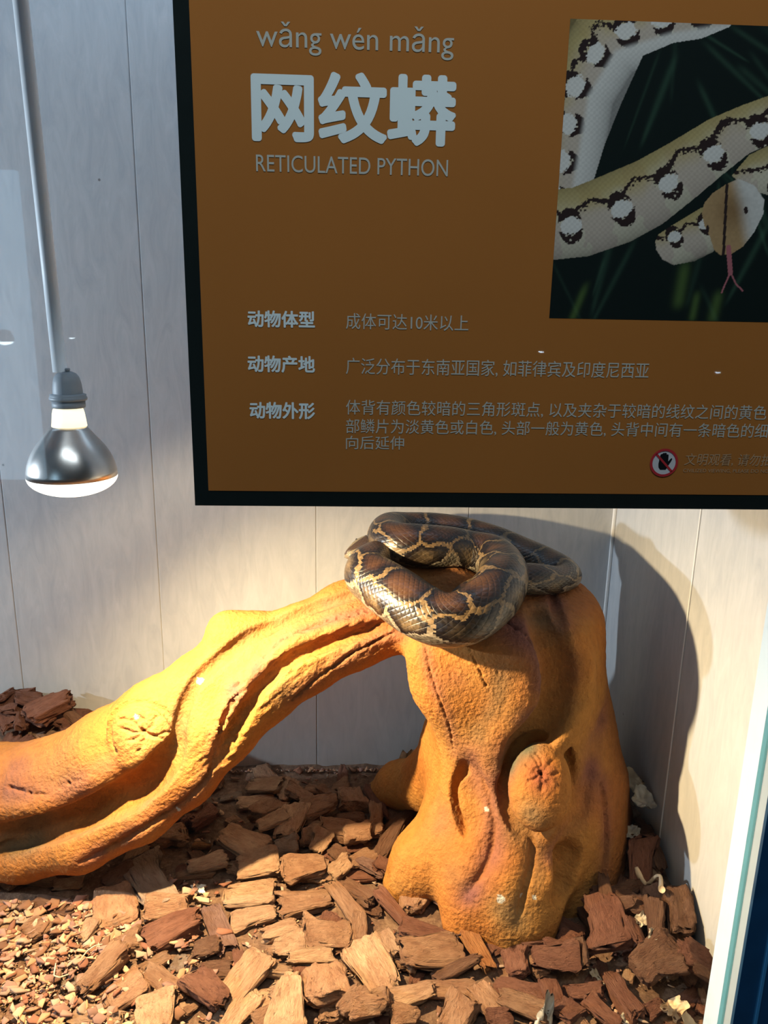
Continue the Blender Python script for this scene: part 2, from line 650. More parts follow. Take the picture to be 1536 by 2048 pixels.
# front glazing and its frame post
PX = aty(1428, 1900, 0.845)[0]
gp = MB().box((LEFT_X, GLASS_Y - 0.003, -0.12), (PX, GLASS_Y + 0.003, CEIL_Z)).build('window_1', M['glass'])
tag(gp, kind='structure')


PX = aty(1428, 1900, 0.845)[0]
for nm, ya, yb, mt in (('trim_3', 0.8116, 0.845, 'frame_white'), ('trim_4', 0.7984, 0.8116, 'frame_teal'), ('trim_5', 0.7817, 0.7984, 'frame_white')):
    tag(MB().box((PX, ya, -0.12), (PX + 0.10, yb, CEIL_Z), 0.0006).build(nm, M[mt]), kind='structure')
xa, xb = aty(1490, 1900, 0.776)[0], aty(1530, 1900, 0.776)[0]
tag(MB().box((xa, 0.776, -0.12), (xb, 0.7817, CEIL_Z), 0.0006).build('trim_6', M['frame_blue']), kind='structure')
tag(MB().box((xb, 0.772, -0.12), (xb + 0.0042, 0.7817, CEIL_Z), 0.0006).build('trim_7', M['frame_line']), kind='structure')
tag(MB().box((xb + 0.0042, 0.776, -0.12), (xb + 0.20, 0.7817, CEIL_Z), 0.0006).build('trim_8', M['frame_blue']), kind='structure')
# unseen header added over the glazing to block hall light, and the hall behind the visitor with its daylit window
tag(MB().box((LEFT_X, GLASS_Y - 0.03, 1.45), (WALL_X, GLASS_Y + 0.03, CEIL_Z), 0.002).build('header_light_block', M['frame_blue']), kind='structure')


def hall():
    y = -3.2
    def mirror(px, py):
        d = ray(px, py)
        g = CP + d * ((GLASS_Y - 0.003) / d[1])
        r = d * np.array([1, -1, 1])
        return g + r * ((y - g[1]) / r[1])
    a, b = mirror(88, 960), mirror(-330, 330)
    tag(MB().box((min(a[0], b[0]), y - 0.05, min(a[2], b[2])), (max(a[0], b[0]), y, max(a[2], b[2]))).build('window_2', M['window']), kind='structure')
    tag(MB().box((-6, y - 0.25, -1.0), (5, y - 0.15, 3.2)).build('wall_front', M['hall']), kind='structure')


hall()


def hall_lamp(px, py, size, group):
    """a small round ceiling lamp of the hall, hanging where its reflection shows in the glass"""
    d = ray(px, py)
    g = CP + d * ((GLASS_Y - 0.003) / d[1])
    r = d * np.array([1, -1, 1])
    p = g + r * ((-2.6 - g[1]) / r[1])
    root = empty('hall_lamp', tuple(p), 'small round hall lamp reflected in the glass', 'lamp', group)
    MB().lathe([(size, p[2] - size * .4), (size * 1.05, p[2]), (size * .7, p[2] + size * .8), (0.0001, p[2] + size)], (p[0], p[1], 0), 20).build('lamp_shade', M['socket'], root, True)
    MB().lathe([(0.0001, p[2] - size * .8), (size * .7, p[2] - size * .65), (size * .98, p[2] - size * .4)], (p[0], p[1], 0), 20).build('lamp_bulb', M['lampglow'], root, True)


for px, py, sz in ((1083, 700, 0.018), (1437, 742, 0.016), (8, 676, 0.045), (142, 673, 0.016)):
    hall_lamp(px, py, sz, 'hall lamps mirrored in the glass')

# ------------------------------------------------------------------ the information sign on the glass
SY = 0.8065                                   # its printed face
x0 = aty(345, 0, SY)[0]
x1 = 0.476
zb = aty(390, 1011, SY)[2]
zt = 1.44
bx = aty(383, 100, SY)[0] - aty(350.5, 100, SY)[0]
sign = empty('information_sign', (x0, SY + 0.003, zb), 'orange brown information board with white writing and dark border behind the glass', 'sign')
MB().box((x0, SY, zb), (x1, SY + 0.006, zt)).build('border', M['sign_edge'], sign)
zi = aty(420, 981, SY)[2]
MB().box((x0 + bx, SY - 0.0006, zi), (x1 - 0.001, SY + 0.002, zt - bx)).build('printed_panel', M['sign_brown'], sign)


def writing(name, body, xl, xr, yt, yb, mat, bold=0.0, shear=0.0, y=SY - 0.0011):
    """text filling the box whose upper and lower edge at its start are yt and yb in the photo and that runs from xl to xr"""
    cu = bpy.data.curves.new(name, 'FONT')
    cu.body = body
    cu.size = 1.0
    cu.shear = shear
    cu.resolution_u = 5
    t = bpy.data.objects.new(name + '_outline', cu)
    COL.objects.link(t)
    bpy.context.view_layer.update()
    dg = bpy.context.evaluated_depsgraph_get()
    me = bpy.data.meshes.new_from_object(t.evaluated_get(dg))
    bpy.data.objects.remove(t)
    n = len(me.vertices)
    co = np.empty(n * 3)
    me.vertices.foreach_get('co', co)
    co = co.reshape(-1, 3)
    f = [list(p.vertices) for p in me.polygons]
    bpy.data.meshes.remove(me)
    lo, hi = co.min(0), co.max(0)
    A = aty(xl, yt, SY)
    B = aty(xl, yb, SY)
    Cx = aty(xr, (yt + yb) / 2, SY)[0]
    u = (co[:, 0] - lo[0]) / (hi[0] - lo[0])
    w = (co[:, 1] - lo[1]) / (hi[1] - lo[1])
    # heavier weights are the same outlines set again a hair to every side, as a bold print is
    b = bold * (A[2] - B[2])
    mb = MB()
    k = 12 if bold > 0 else 1
    for q in range(k):
        t = 2 * math.pi * q / k
        ox, oz = (b * math.cos(t), b * math.sin(t)) if bold > 0 else (0, 0)
        V = np.stack([A[0] + b + ox + (Cx - A[0] - 2 * b) * u, np.full(n, y - q * 0.000004), B[2] + b + oz + (A[2] - B[2] - 2 * b) * w], -1)
        mb.add(V, f)
    return mb.build(name, M[mat], sign)


writing('pronunciation_text', 'wǎng wén mǎng', 512, 908, 42, 108, 'sign_text', 0.0)
writing('title_text', '网纹蟒', 501, 913, 138, 283, 'sign_title', 0.035)
writing('subtitle_text', 'RETICULATED PYTHON', 512, 896, 309, 343, 'sign_text')
for b, yt in (('动物体型', 620), ('动物产地', 710), ('动物外形', 803)):
    writing('heading_text', b, 495 if yt < 800 else 499, 630, yt, yt + 34, 'sign_title', 0.028)
writing('body_text', '成体可达10米以上', 692, 937, 626, 658, 'sign_text')
writing('body_text', '广泛分布于东南亚国家, 如菲律宾及印度尼西亚', 692, 1298, 715, 749, 'sign_text')
writing('body_text', '体背有颜色较暗的三角形斑点, 以及夹杂于较暗的线纹之间的黄色', 692, 1534, 799, 830, 'sign_text')
writing('body_text', '部鳞片为淡黄色或白色, 头部一般为黄色, 头背中间有一条暗色的细', 692, 1536, 837, 867, 'sign_text')
writing('body_text', '向后延伸', 692, 808, 871, 898, 'sign_text')
writing('notice_text', '文明观看, 请勿拍打', 1370, 1568, 906, 931, 'sign_faint', 0.0, 0.12)
writing('notice_text', 'CIVILIZED VIEWING, PLEASE DO NOT BEAT', 1366, 1570, 937, 945, 'sign_faint')

# the «do not touch» roundel
rc = aty(1327, 925, SY)
rr = 28.5 / ppm(rc)


def disc(r0, r1, n=48):
    mb = MB()
    v = [(rc[0] + r * math.cos(2 * math.pi * i / n), 0, rc[2] + r * math.sin(2 * math.pi * i / n)) for r in (r0, r1) for i in range(n)]
    return v, [[i, (i + 1) % n, n + (i + 1) % n, n + i] for i in range(n)]


def flat(name, v, f, mat, y, parent):
    v = [(p[0], y, p[2]) for p in v]
    return mesh_obj(name, v, f, M[mat], parent)


v, f = disc(0.0001, rr * 0.97)
pl = flat('roundel', v, f, 'sign_white', SY - 0.0010, sign)
v, f = disc(rr * 0.83, rr)
flat('red_ring', v, f, 'sign_red', SY - 0.0016, pl)
hand = [(-.20, -.62), (.22, -.62), (.34, -.42), (.42, -.2), (.58, .12), (.66, .36), (.58, .42), (.48, .30), (.36, .12), (.34, .70), (.25, .76),
        (.20, .70), (.18, .84), (.08, .90), (.02, .84), (-.02, .88), (-.12, .84), (-.16, .76), (-.22, .78), (-.29, .70), (-.34, .30), (-.38, -.1), (-.34, -.42)]
flat('hand_mark', [(rc[0] + a * rr * 0.92 - rr * 0.04, 0, rc[2] + b * rr * 0.8) for a, b in hand], [list(range(len(hand)))], 'sign_black', SY - 0.0013, pl)
d, w = np.array([.70, -.70]), np.array([.70, .70]) * 0.075
flat('red_bar', [(rc[0] + rr * p[0], 0, rc[2] + rr * p[1]) for p in (-d * .88 - w, d * .88 - w, d * .88 + w, -d * .88 + w)], [[0, 1, 2, 3]], 'sign_red', SY - 0.0016, pl)


# the printed photograph of a python among dark leaves: a flat print, its picture kept as the print's colours
def print_picture():
    XL, XR = aty(1098, 636, SY)[0], 0.458
    ZB, ZT = aty(1098, 636, SY)[2], aty(1140, 38, SY)[2]
    nx, nz = 330, 380
    X, Z = np.meshgrid(np.linspace(XL, XR, nx), np.linspace(ZB, ZT, nz), indexing='ij')
    V = np.stack([X, np.full_like(X, SY - 0.0009), Z], -1).reshape(-1, 3)
    p = proj(V)
    q = np.stack([(p[:, 0] - 1080) * 3.103, p[:, 1] * 3.103], -1)     # the print's own drawing units
    x, y = q[:, 0], q[:, 1]
    n3 = lambda s, sd: vnoise(np.stack([x / s, y / s, x * 0], -1), sd)
    c = np.zeros((len(x), 3))
    # leaves
    c[:] = (0.004, 0.008, 0.007)
    for k in range(34):
        r = np.random.default_rng(100 + k)
        bx_, by_ = r.uniform(200, 1600), r.uniform(200, 2000)
        a = math.radians(r.uniform(60, 120) if by_ > 1100 else r.uniform(20, 75))
        if bx_ < 1000 and by_ < 1100:
            a = math.radians(r.uniform(80, 115))
        dx, dy = math.cos(a), math.sin(a)
        t = (x - bx_) * dx + (y - by_) * dy
        s = -(x - bx_) * dy + (y - by_) * dx
        L, wd_ = r.uniform(140, 420), r.uniform(8, 24)
        g = np.exp(-(s / (wd_ * (1 - 0.5 * np.clip(t / L, 0, 1)))) ** 2) * sstep(-L, -L * 0.5, t) * sstep(L, L * 0.6, t)
        c += g[:, None] * np.array((0.010, 0.024, 0.014)) * r.uniform(0.4, 1.2)
    for bx_, by_, dx_, L, w_ in ((880, 1760, -0.18, 190, 34), (1090, 1900, -0.25, 130, 30), (960, 1900, -.2, 120, 22), (240, 1880, -0.4, 160, 22)):
        s = (x - bx_) - (y - by_) * dx_
        g = np.exp(-(s / w_) ** 2) * sstep(-L, -L * .3, y - by_) * sstep(L, L * .5, y - by_)
        c += g[:, None] * np.array((0.035, 0.060, 0.012))

    def poly(P):
        P = np.array(P, float)
        ins = np.zeros(len(x), bool)
        for (ax, ay), (bx2, by2) in zip(P, np.roll(P, -1, 0)):
            if ay == by2:
                continue
            cond = ((ay > y) != (by2 > y)) & (x < (bx2 - ax) * (y - ay) / (by2 - ay) + ax)
            ins ^= cond
        return ins

    def seg(P):
        """distance along and signed distance across a polyline"""
        P = np.array(P, float)
        best = np.full(len(x), 1e9)
        T = np.zeros(len(x))
        Sg = np.zeros(len(x))
        acc = 0
        for a, b in zip(P[:-1], P[1:]):
            d = b - a
            L = np.hypot(*d)
            d = d / L
            t = np.clip((x - a[0]) * d[0] + (y - a[1]) * d[1], 0, L)
            ex, ey = x - a[0] - d[0] * t, y - a[1] - d[1] * t
            dd = np.hypot(ex, ey)
            m = dd < best
            best[m] = dd[m]
            T[m] = acc + t[m]
            Sg[m] = (ex * -d[1] + ey * d[0])[m]
            acc += L
        return T, Sg, best
    cream, tan, yel, white, ink = map(np.array, ((.40, .36, .27), (.30, .20, .09), (.34, .25, .07), (.47, .45, .41), (.022, .013, .012)))

    def body(mask, line, half, period, off, seed, spot_at=0.12, pale_side=None):
        T, Sg, dist = seg(line)
        v = np.clip(Sg / half, -1.2, 1.2)
        u = (T + off) / period
        fu = u - np.floor(u)
        col = np.tile(cream, (len(x), 1))
        wv = 0.10 * n3(45, seed)
        edge = np.abs(fu - 0.5 + wv)
        sad = edge < 0.30 * (1 - 0.35 * v * v)
        col[sad] = (.36, .30, .24)
        yb_ = sstep(0.15, -0.75, v + 0.15 * n3(70, seed + 1))
        col = col * (1 - 0.75 * yb_[:, None]) + yel * 0.75 * yb_[:, None]
        jag = np.floor(x / 13) * 3.1 + np.floor(y / 13) * 1.7
        jn = vnoise(np.stack([jag, jag * .37, jag * 0], -1), seed + 2)
        zig = -0.50 + 0.34 * np.abs(fu - 0.5) * 2 + 0.08 * jn
        ln = (np.abs(v - zig) < 0.075 + 0.03 * jn)
        col[ln] = ink
        du, dv = (fu - 0.02 - (fu > .5)) * period / half, (v - spot_at)
        rd = np.hypot(du * 1.35, dv * 0.95) + 0.05 * jn
        ring = (rd < 0.50) & (rd > 0.26) & (np.abs(dv) > 0.13 + 0.08 * jn)
        col[ring & (jn > -0.75)] = ink
        col[np.hypot(du * 0.95, dv * 1.25) + 0.05 * jn < 0.30] = white
        if pale_side is not None:
            s = sstep(pale_side - 0.12, pale_side + 0.1, v)
            col = col * (1 - s[:, None]) + white * s[:, None]
        sc = 0.95 + 0.05 * np.sign(np.sin(x / 5.5) * np.sin(y / 5.5))
        shade = 0.35 + 0.65 * np.sqrt(np.clip(1 - (v * 0.92) ** 2, 0, 1))
        col = col * (sc * shade)[:, None]
        c[mask] = col[mask]

    body(poly([(60, 60), (1230, 60), (1180, 165), (1000, 240), (830, 265), (640, 345), (600, 430), (500, 650), (400, 900), (330, 1130), (200, 1170), (40, 1190)]),
         [(120, 1200), (230, 560), (420, 250), (800, 130), (1250, 60)], 215, 235, 40, 5, -0.1, 0.36)
    body(poly([(60, 1180), (200, 1165), (340, 1110), (600, 1000), (800, 890), (1050, 740), (1250, 655), (1900, 420), (1900, 800), (1415, 900), (1300, 950), (1150, 1070), (960, 1230), (760, 1390), (560, 1500), (300, 1590), (60, 1615)]),
         [(40, 1400), (330, 1350), (650, 1200), (950, 1010), (1200, 840), (1900, 600)], 215, 330, 190, 9, 0.12)
    body(poly([(715, 1500), (735, 1455), (800, 1410), (1000, 1290), (1060, 1270), (1120, 1420), (1080, 1560), (960, 1620), (830, 1645), (760, 1610), (722, 1550)]),
         [(740, 1540), (900, 1470), (1100, 1390)], 140, 210, 100, 14, -0.2)
    body(poly([(1190, 1090), (1300, 960), (1415, 905), (1900, 700), (1900, 1150), (1415, 1210), (1300, 1180)]),
         [(1180, 1160), (1420, 1060), (1900, 930)], 150, 400, 150, 21, 0.9)
    hd = poly([(1005, 1330), (1020, 1260), (1070, 1200), (1160, 1140), (1230, 1110), (1330, 1150), (1392, 1240), (1385, 1330), (1330, 1440), (1260, 1530), (1190, 1575), (1120, 1585), (1080, 1550), (1055, 1470), (1020, 1400)])
    v = (x - 1160) / 180
    hc = np.tile(np.array((.30, .19, .09)), (len(x), 1))
    k = sstep(0.25, 0.85, v - (y - 1350) / 900)[:, None]
    hc = hc * (1 - k) + white * .95 * k
    k = (np.exp(-(((x - 1190) / 90) ** 2 + ((y - 1310) / 110) ** 2)) * 0.6)[:, None]
    hc = hc * (1 - k) + np.array((.11, .055, .02)) * k
    hc[np.abs(x - (1160 - (y - 1150) * 0.05)) < 9] = ink
    e = np.hypot((x - 1278) / 12, (y - 1305) / 24)
    hc[e < 1] = ink
    e = np.hypot((x - 1040) / 9, (y - 1420) / 24)
    hc[e < 1] = ink
    hc *= (0.93 + 0.07 * n3(14, 3))[:, None]
    c[hd] = hc[hd]
    for P, wd2 in (([(1170, 1535), (1176, 1620), (1182, 1695)], 15), ([(1182, 1690), (1150, 1760), (1128, 1815)], 5), ([(1182, 1690), (1215, 1760), (1257, 1805)], 5)):
        _t, _s, dist = seg(P)
        c[dist < wd2] = (.28, .09, .10)
    i, j = np.meshgrid(np.arange(nx - 1), np.arange(nz - 1), indexing='ij')
    Q = np.stack([i * nz + j, (i + 1) * nz + j, (i + 1) * nz + j + 1, i * nz + j + 1], -1).reshape(-1, 4)
    m, nt, b, a = mat_paint('python_print', 0.75, 0.1)
    base = np.array(sign.location)
    o = big_mesh('python_picture', V - base, Q, m, colors=np.clip(c * 1.45, 0, 1), smooth=False)
    o.parent = sign


print_picture()

# ------------------------------------------------------------------ the heat lamp
def heat_lamp():
    Y = BULB[1]
    face_b = aty(145, 992, Y)
    rim = aty(145, 950, Y)
    k = 1.0 / ppm(rim)
    cx, cy = rim[0], Y
    z = lambda py: aty(140, py, Y)[2]
    root = empty('heat_lamp', (cx, cy, z(1000)), 'lit reflector heat bulb hanging on a white rod in front of the back wall', 'lamp')
    R = 86 * k
    zr, zf = z(951), z(990)
    # frosted face
    prof = [(0.0001, zf)] + [(R * math.sin(a), zr - (zr - zf) * math.cos(a)) for a in np.linspace(0.12, math.pi / 2, 14)]
    MB().lathe(prof, (cx, cy, 0)).build('bulb_face', M['face'], root, True)
    # mirrored reflector
    pp = [(86, 951), (85.5, 940), (82, 925), (75, 908), (66, 893), (56, 880), (46, 868), (38, 858), (33, 852)]
    MB().lathe([(r * k, z(y)) for r, y in pp], (cx, cy, 0)).build('reflector', M['mirror'], root, True)
    # glowing neck
    cxn = aty(139, 840, Y)[0]
    dz = cx - cxn
    pp = [(33, 852), (31.5, 838), (30, 826), (28, 818), (24, 813)]
    v = MB().lathe([(r * k, z(y)) for r, y in pp], (cx - dz * 0.7, cy, 0))
    v.build('bulb_neck', M['neck'], root, True)
    xs = aty(136, 790, Y)[0]
    soc = MB().lathe([(30 * k, z(815)), (31 * k, z(812)), (31 * k, z(800)), (26 * k, z(799)), (28 * k, z(796)), (27.5 * k, z(780)), (26 * k, z(765)),
                      (23 * k, z(754)), (18 * k, z(747)), (10 * k, z(743)), (0.0001, z(742.5))], (xs, cy, 0)).build('socket', M['socket'], root, True)
    MB().lathe([(29 * k, z(801)), (34.5 * k, z(800)), (35.5 * k, z(797.5)), (35 * k, z(794)), (33 * k, z(792)), (34 * k, z(789)), (28 * k, z(787))],
               (xs, cy, 0)).build('socket_ring', M['socket'], root, True)
    MB().lathe([(4 * k, z(742)), (5 * k, z(738)), (4 * k, z(736))], (xs + 5 * k, cy - 5 * k, 0), 12).build('screw', M['socket'], root, True)
    top = aty(40, -10, Y)
    bot = aty(120, 744, Y)
    d = (bot - top) / (bot[2] - top[2])
    Pt = top + d * (CEIL_Z - top[2])
    ts = np.linspace(0, 1, 8)[:, None]
    rod = MB().tube(bot + (Pt - bot) * ts, 13.2 * k, 20)
    rod.build('hanging_rod', M['rod'], root, True)


heat_lamp()

# ------------------------------------------------------------------ the sculpted log arch
class Field:
    """signed distance grid; shapes are merged softly, creases and ridges push the surface in or out"""
    def __init__(self, lo, hi, h):
        self.lo, self.h = np.array(lo, float), h
        self.n = np.ceil((np.array(hi) - lo) / h).astype(int) + 1
        self.F = np.full(self.n, 0.25, np.float32)

    def win(self, lo, hi):
        a = np.clip(np.floor((np.asarray(lo) - self.lo) / self.h).astype(int), 0, self.n)
        b = np.clip(np.ceil((np.asarray(hi) - self.lo) / self.h).astype(int) + 1, 0, self.n)
        ax = [self.lo[i] + self.h * np.arange(a[i], b[i]) for i in range(3)]
        return tuple(slice(a[i], b[i]) for i in range(3)), np.meshgrid(*ax, indexing='ij')

    def cone(self, a, b, ra, rb, k, pad=0.09):
        a, b = np.asarray(a, float), np.asarray(b, float)
        m = max(ra, rb) + k + pad
        s, (X, Y, Z) = self.win(np.minimum(a, b) - m, np.maximum(a, b) + m)
        d = b - a
        t = np.clip(((X - a[0]) * d[0] + (Y - a[1]) * d[1] + (Z - a[2]) * d[2]) / (d @ d), 0, 1)
        D = np.sqrt((X - a[0] - t * d[0]) ** 2 + (Y - a[1] - t * d[1]) ** 2 + (Z - a[2] - t * d[2]) ** 2) - (ra + (rb - ra) * t)
        self.merge(s, D, k)

    def merge(self, s, D, k):
        G = self.F[s]
        hh = np.maximum(k - np.abs(G - D), 0) / k
        self.F[s] = np.minimum(G, D) - hh * hh * k * 0.25

    def chain(self, P, R, k):
        for i in range(len(P) - 1):
            self.cone(P[i], P[i + 1], R[i], R[i + 1], k)

    def ellipsoid(self, c, axes, rad, k, cut=False):
        c, A = np.asarray(c, float), np.asarray(axes, float)
        m = max(rad) + k + 0.03
        s, (X, Y, Z) = self.win(c - m, c + m)
        d = np.stack([X - c[0], Y - c[1], Z - c[2]], -1) @ A.T / np.array(rad)
        L = np.linalg.norm(d, axis=-1)
        g = np.linalg.norm(d / np.array(rad), axis=-1) + 1e-9
        D = L * (L - 1) / g
        if cut:
            G = self.F[s]
            hh = np.maximum(k - np.abs(G + D), 0) / k
            self.F[s] = np.maximum(G, -D) + hh * hh * k * 0.25
        else:
            self.merge(s, D, k)

    def crease(self, P, w, depth):
        """push the surface in (depth > 0) or out along a polyline"""
        P = np.asarray(P, float)
        w = np.broadcast_to(w, (len(P),))
        depth = np.broadcast_to(depth, (len(P),))
        m = w.max() * 2.6
        s, (X, Y, Z) = self.win(P.min(0) - m, P.max(0) + m)
        best = np.zeros(X.shape)
        for i in range(len(P) - 1):
            d = P[i + 1] - P[i]
            t = np.clip(((X - P[i][0]) * d[0] + (Y - P[i][1]) * d[1] + (Z - P[i][2]) * d[2]) / (d @ d + 1e-12), 0, 1)
            r2 = (X - P[i][0] - t * d[0]) ** 2 + (Y - P[i][1] - t * d[1]) ** 2 + (Z - P[i][2] - t * d[2]) ** 2
            ww = w[i] + (w[i + 1] - w[i]) * t
            g = (depth[i] + (depth[i + 1] - depth[i]) * t) * np.exp(-r2 / (ww * ww))
            best = np.where(np.abs(g) > np.abs(best), g, best)
        self.F[s] += best.astype(np.float32)

    def normal(self, P, e=0.008):
        n = np.stack([self.at(P + e * u) - self.at(P - e * u) for u in np.eye(3)], -1)
        return n / (np.linalg.norm(n, axis=-1, keepdims=True) + 1e-9)

    def cut(self, P, w, depth, taper=True):
        """carve a groove of half-width w and the given depth along a line on the surface"""
        P = np.asarray(P, float)
        n = self.normal(P)
        t = np.linspace(0, 1, len(P))
        fall = np.clip(np.minimum(t, 1 - t) * 6 + 0.25, 0, 1) if taper else np.ones(len(P))
        W = w * fall ** 0.5
        k = w * 0.9
        off = 0.0
        while off < depth - w * 0.5 or off == 0.0:
            Q = P - n * (np.minimum(off, depth) * fall)[:, None]
            m = w * 2.2
            s, (X, Y, Z) = self.win(Q.min(0) - m, Q.max(0) + m)
            best = np.full(X.shape, 1.0)
            for i in range(len(Q) - 1):
                d = Q[i + 1] - Q[i]
                u = np.clip(((X - Q[i][0]) * d[0] + (Y - Q[i][1]) * d[1] + (Z - Q[i][2]) * d[2]) / (d @ d + 1e-12), 0, 1)
                r = np.sqrt((X - Q[i][0] - u * d[0]) ** 2 + (Y - Q[i][1] - u * d[1]) ** 2 + (Z - Q[i][2] - u * d[2]) ** 2)
                best = np.minimum(best, r - (W[i] + (W[i + 1] - W[i]) * u))
            G = self.F[s]
            hh = np.maximum(k - np.abs(G + best), 0) / k
            self.F[s] = np.maximum(G, -best) + hh * hh * k * 0.25
            off += w * 0.6

    def at(self, P):
        q = np.clip((np.asarray(P) - self.lo) / self.h, 0, self.n - 1.001)
        i = np.floor(q).astype(int)
        f = q - i
        o = 0
        for a in (0, 1):
            for b in (0, 1):
                for c in (0, 1):
                    o = o + (f[..., 0] if a else 1 - f[..., 0]) * (f[..., 1] if b else 1 - f[..., 1]) * (f[..., 2] if c else 1 - f[..., 2]) * self.F[i[..., 0] + a, i[..., 1] + b, i[..., 2] + c]
        return o

    def hit(self, px, py):
        """where the line of sight of a photo point meets the surface (None if it misses)"""
        d = ray(px, py)
        ts = np.arange(1.15, 2.2, 0.004)
        Q = CP + d * ts[:, None]
        ok = np.all((Q > self.lo) & (Q < self.lo + (self.n - 1) * self.h), axis=1)
        v = np.where(ok, self.at(Q), 1.0)
        k = np.argmax(v < 0)
        if v[k] >= 0:
            return Q[np.argmin(v)] if v.min() < 0.02 else None
        t0, t1 = ts[max(k - 1, 0)], ts[k]
        for _ in range(10):
            tm = (t0 + t1) / 2
            if self.at(CP + d * tm) < 0:
                t1 = tm
            else:
                t0 = tm
        return CP + d * t1

    def trace(self, pts, step=14):
        """a smooth line over the surface through photo points"""
        pts = np.asarray(pts, float)
        t = np.r_[0, np.cumsum(np.hypot(*np.diff(pts, axis=0).T))]
        u = np.linspace(0, t[-1], max(3, int(t[-1] / step) + 1))
        xy = np.stack([np.interp(u, t, pts[:, 0]), np.interp(u, t, pts[:, 1])], -1)
        for _ in range(2):
            xy[1:-1] = (xy[:-2] + 2 * xy[1:-1] + xy[2:]) / 4
        P = [self.hit(*q) for q in xy]
        return np.array([p for p in P if p is not None])

    def nets(self):
        F, n = self.F, self.n
        neg = F < 0
        act = None
        cnt = np.zeros(n - 1, np.uint8)
        for a in (0, 1):
            for b in (0, 1):
                for c in (0, 1):
                    cnt += neg[a:n[0] - 1 + a, b:n[1] - 1 + b, c:n[2] - 1 + c]
        I = np.argwhere((cnt > 0) & (cnt < 8))
        idx = np.full(n - 1, -1, np.int64)
        idx[I[:, 0], I[:, 1], I[:, 2]] = np.arange(len(I))
        acc = np.zeros((len(I), 3))
        num = np.zeros(len(I))
        corners = [(a, b, c) for a in (0, 1) for b in (0, 1) for c in (0, 1)]
        for p in corners:
            for ax in range(3):
                if p[ax]:
                    continue
                q = list(p)
                q[ax] = 1
                f0 = F[I[:, 0] + p[0], I[:, 1] + p[1], I[:, 2] + p[2]].astype(float)
                f1 = F[I[:, 0] + q[0], I[:, 1] + q[1], I[:, 2] + q[2]].astype(float)
                m = (f0 < 0) != (f1 < 0)
                t = np.where(m, f0 / np.where(m, f0 - f1, 1), 0)
                pos = np.tile(np.array(p, float), (len(I), 1))
                pos[:, ax] += t
                acc += pos * m[:, None]
                num += m
        V = self.lo + self.h * (I + acc / num[:, None])
        Q = []
        for ax in range(3):
            u, w = (ax + 1) % 3, (ax + 2) % 3
            s0 = [slice(1, n[k] - 1) for k in range(3)]
            s1 = list(s0)
            s0[ax] = slice(0, n[ax] - 1)
            s1[ax] = slice(1, n[ax])
            A, B = neg[tuple(s0)], neg[tuple(s1)]
            E = np.argwhere(A != B)
            off = np.array([1, 1, 1])
            off[ax] = 0
            flip = A[E[:, 0], E[:, 1], E[:, 2]]
            E = E + off
            qs = []
            for du, dw in ((0, 0), (1, 0), (1, 1), (0, 1)):
                c = E.copy()
                c[:, u] -= du
                c[:, w] -= dw
                qs.append(idx[c[:, 0], c[:, 1], c[:, 2]])
            q = np.stack(qs, -1)
            q[~flip] = q[~flip][:, ::-1]
            Q.append(q)
        Q = np.concatenate(Q)
        return V, Q[(Q >= 0).all(1)]


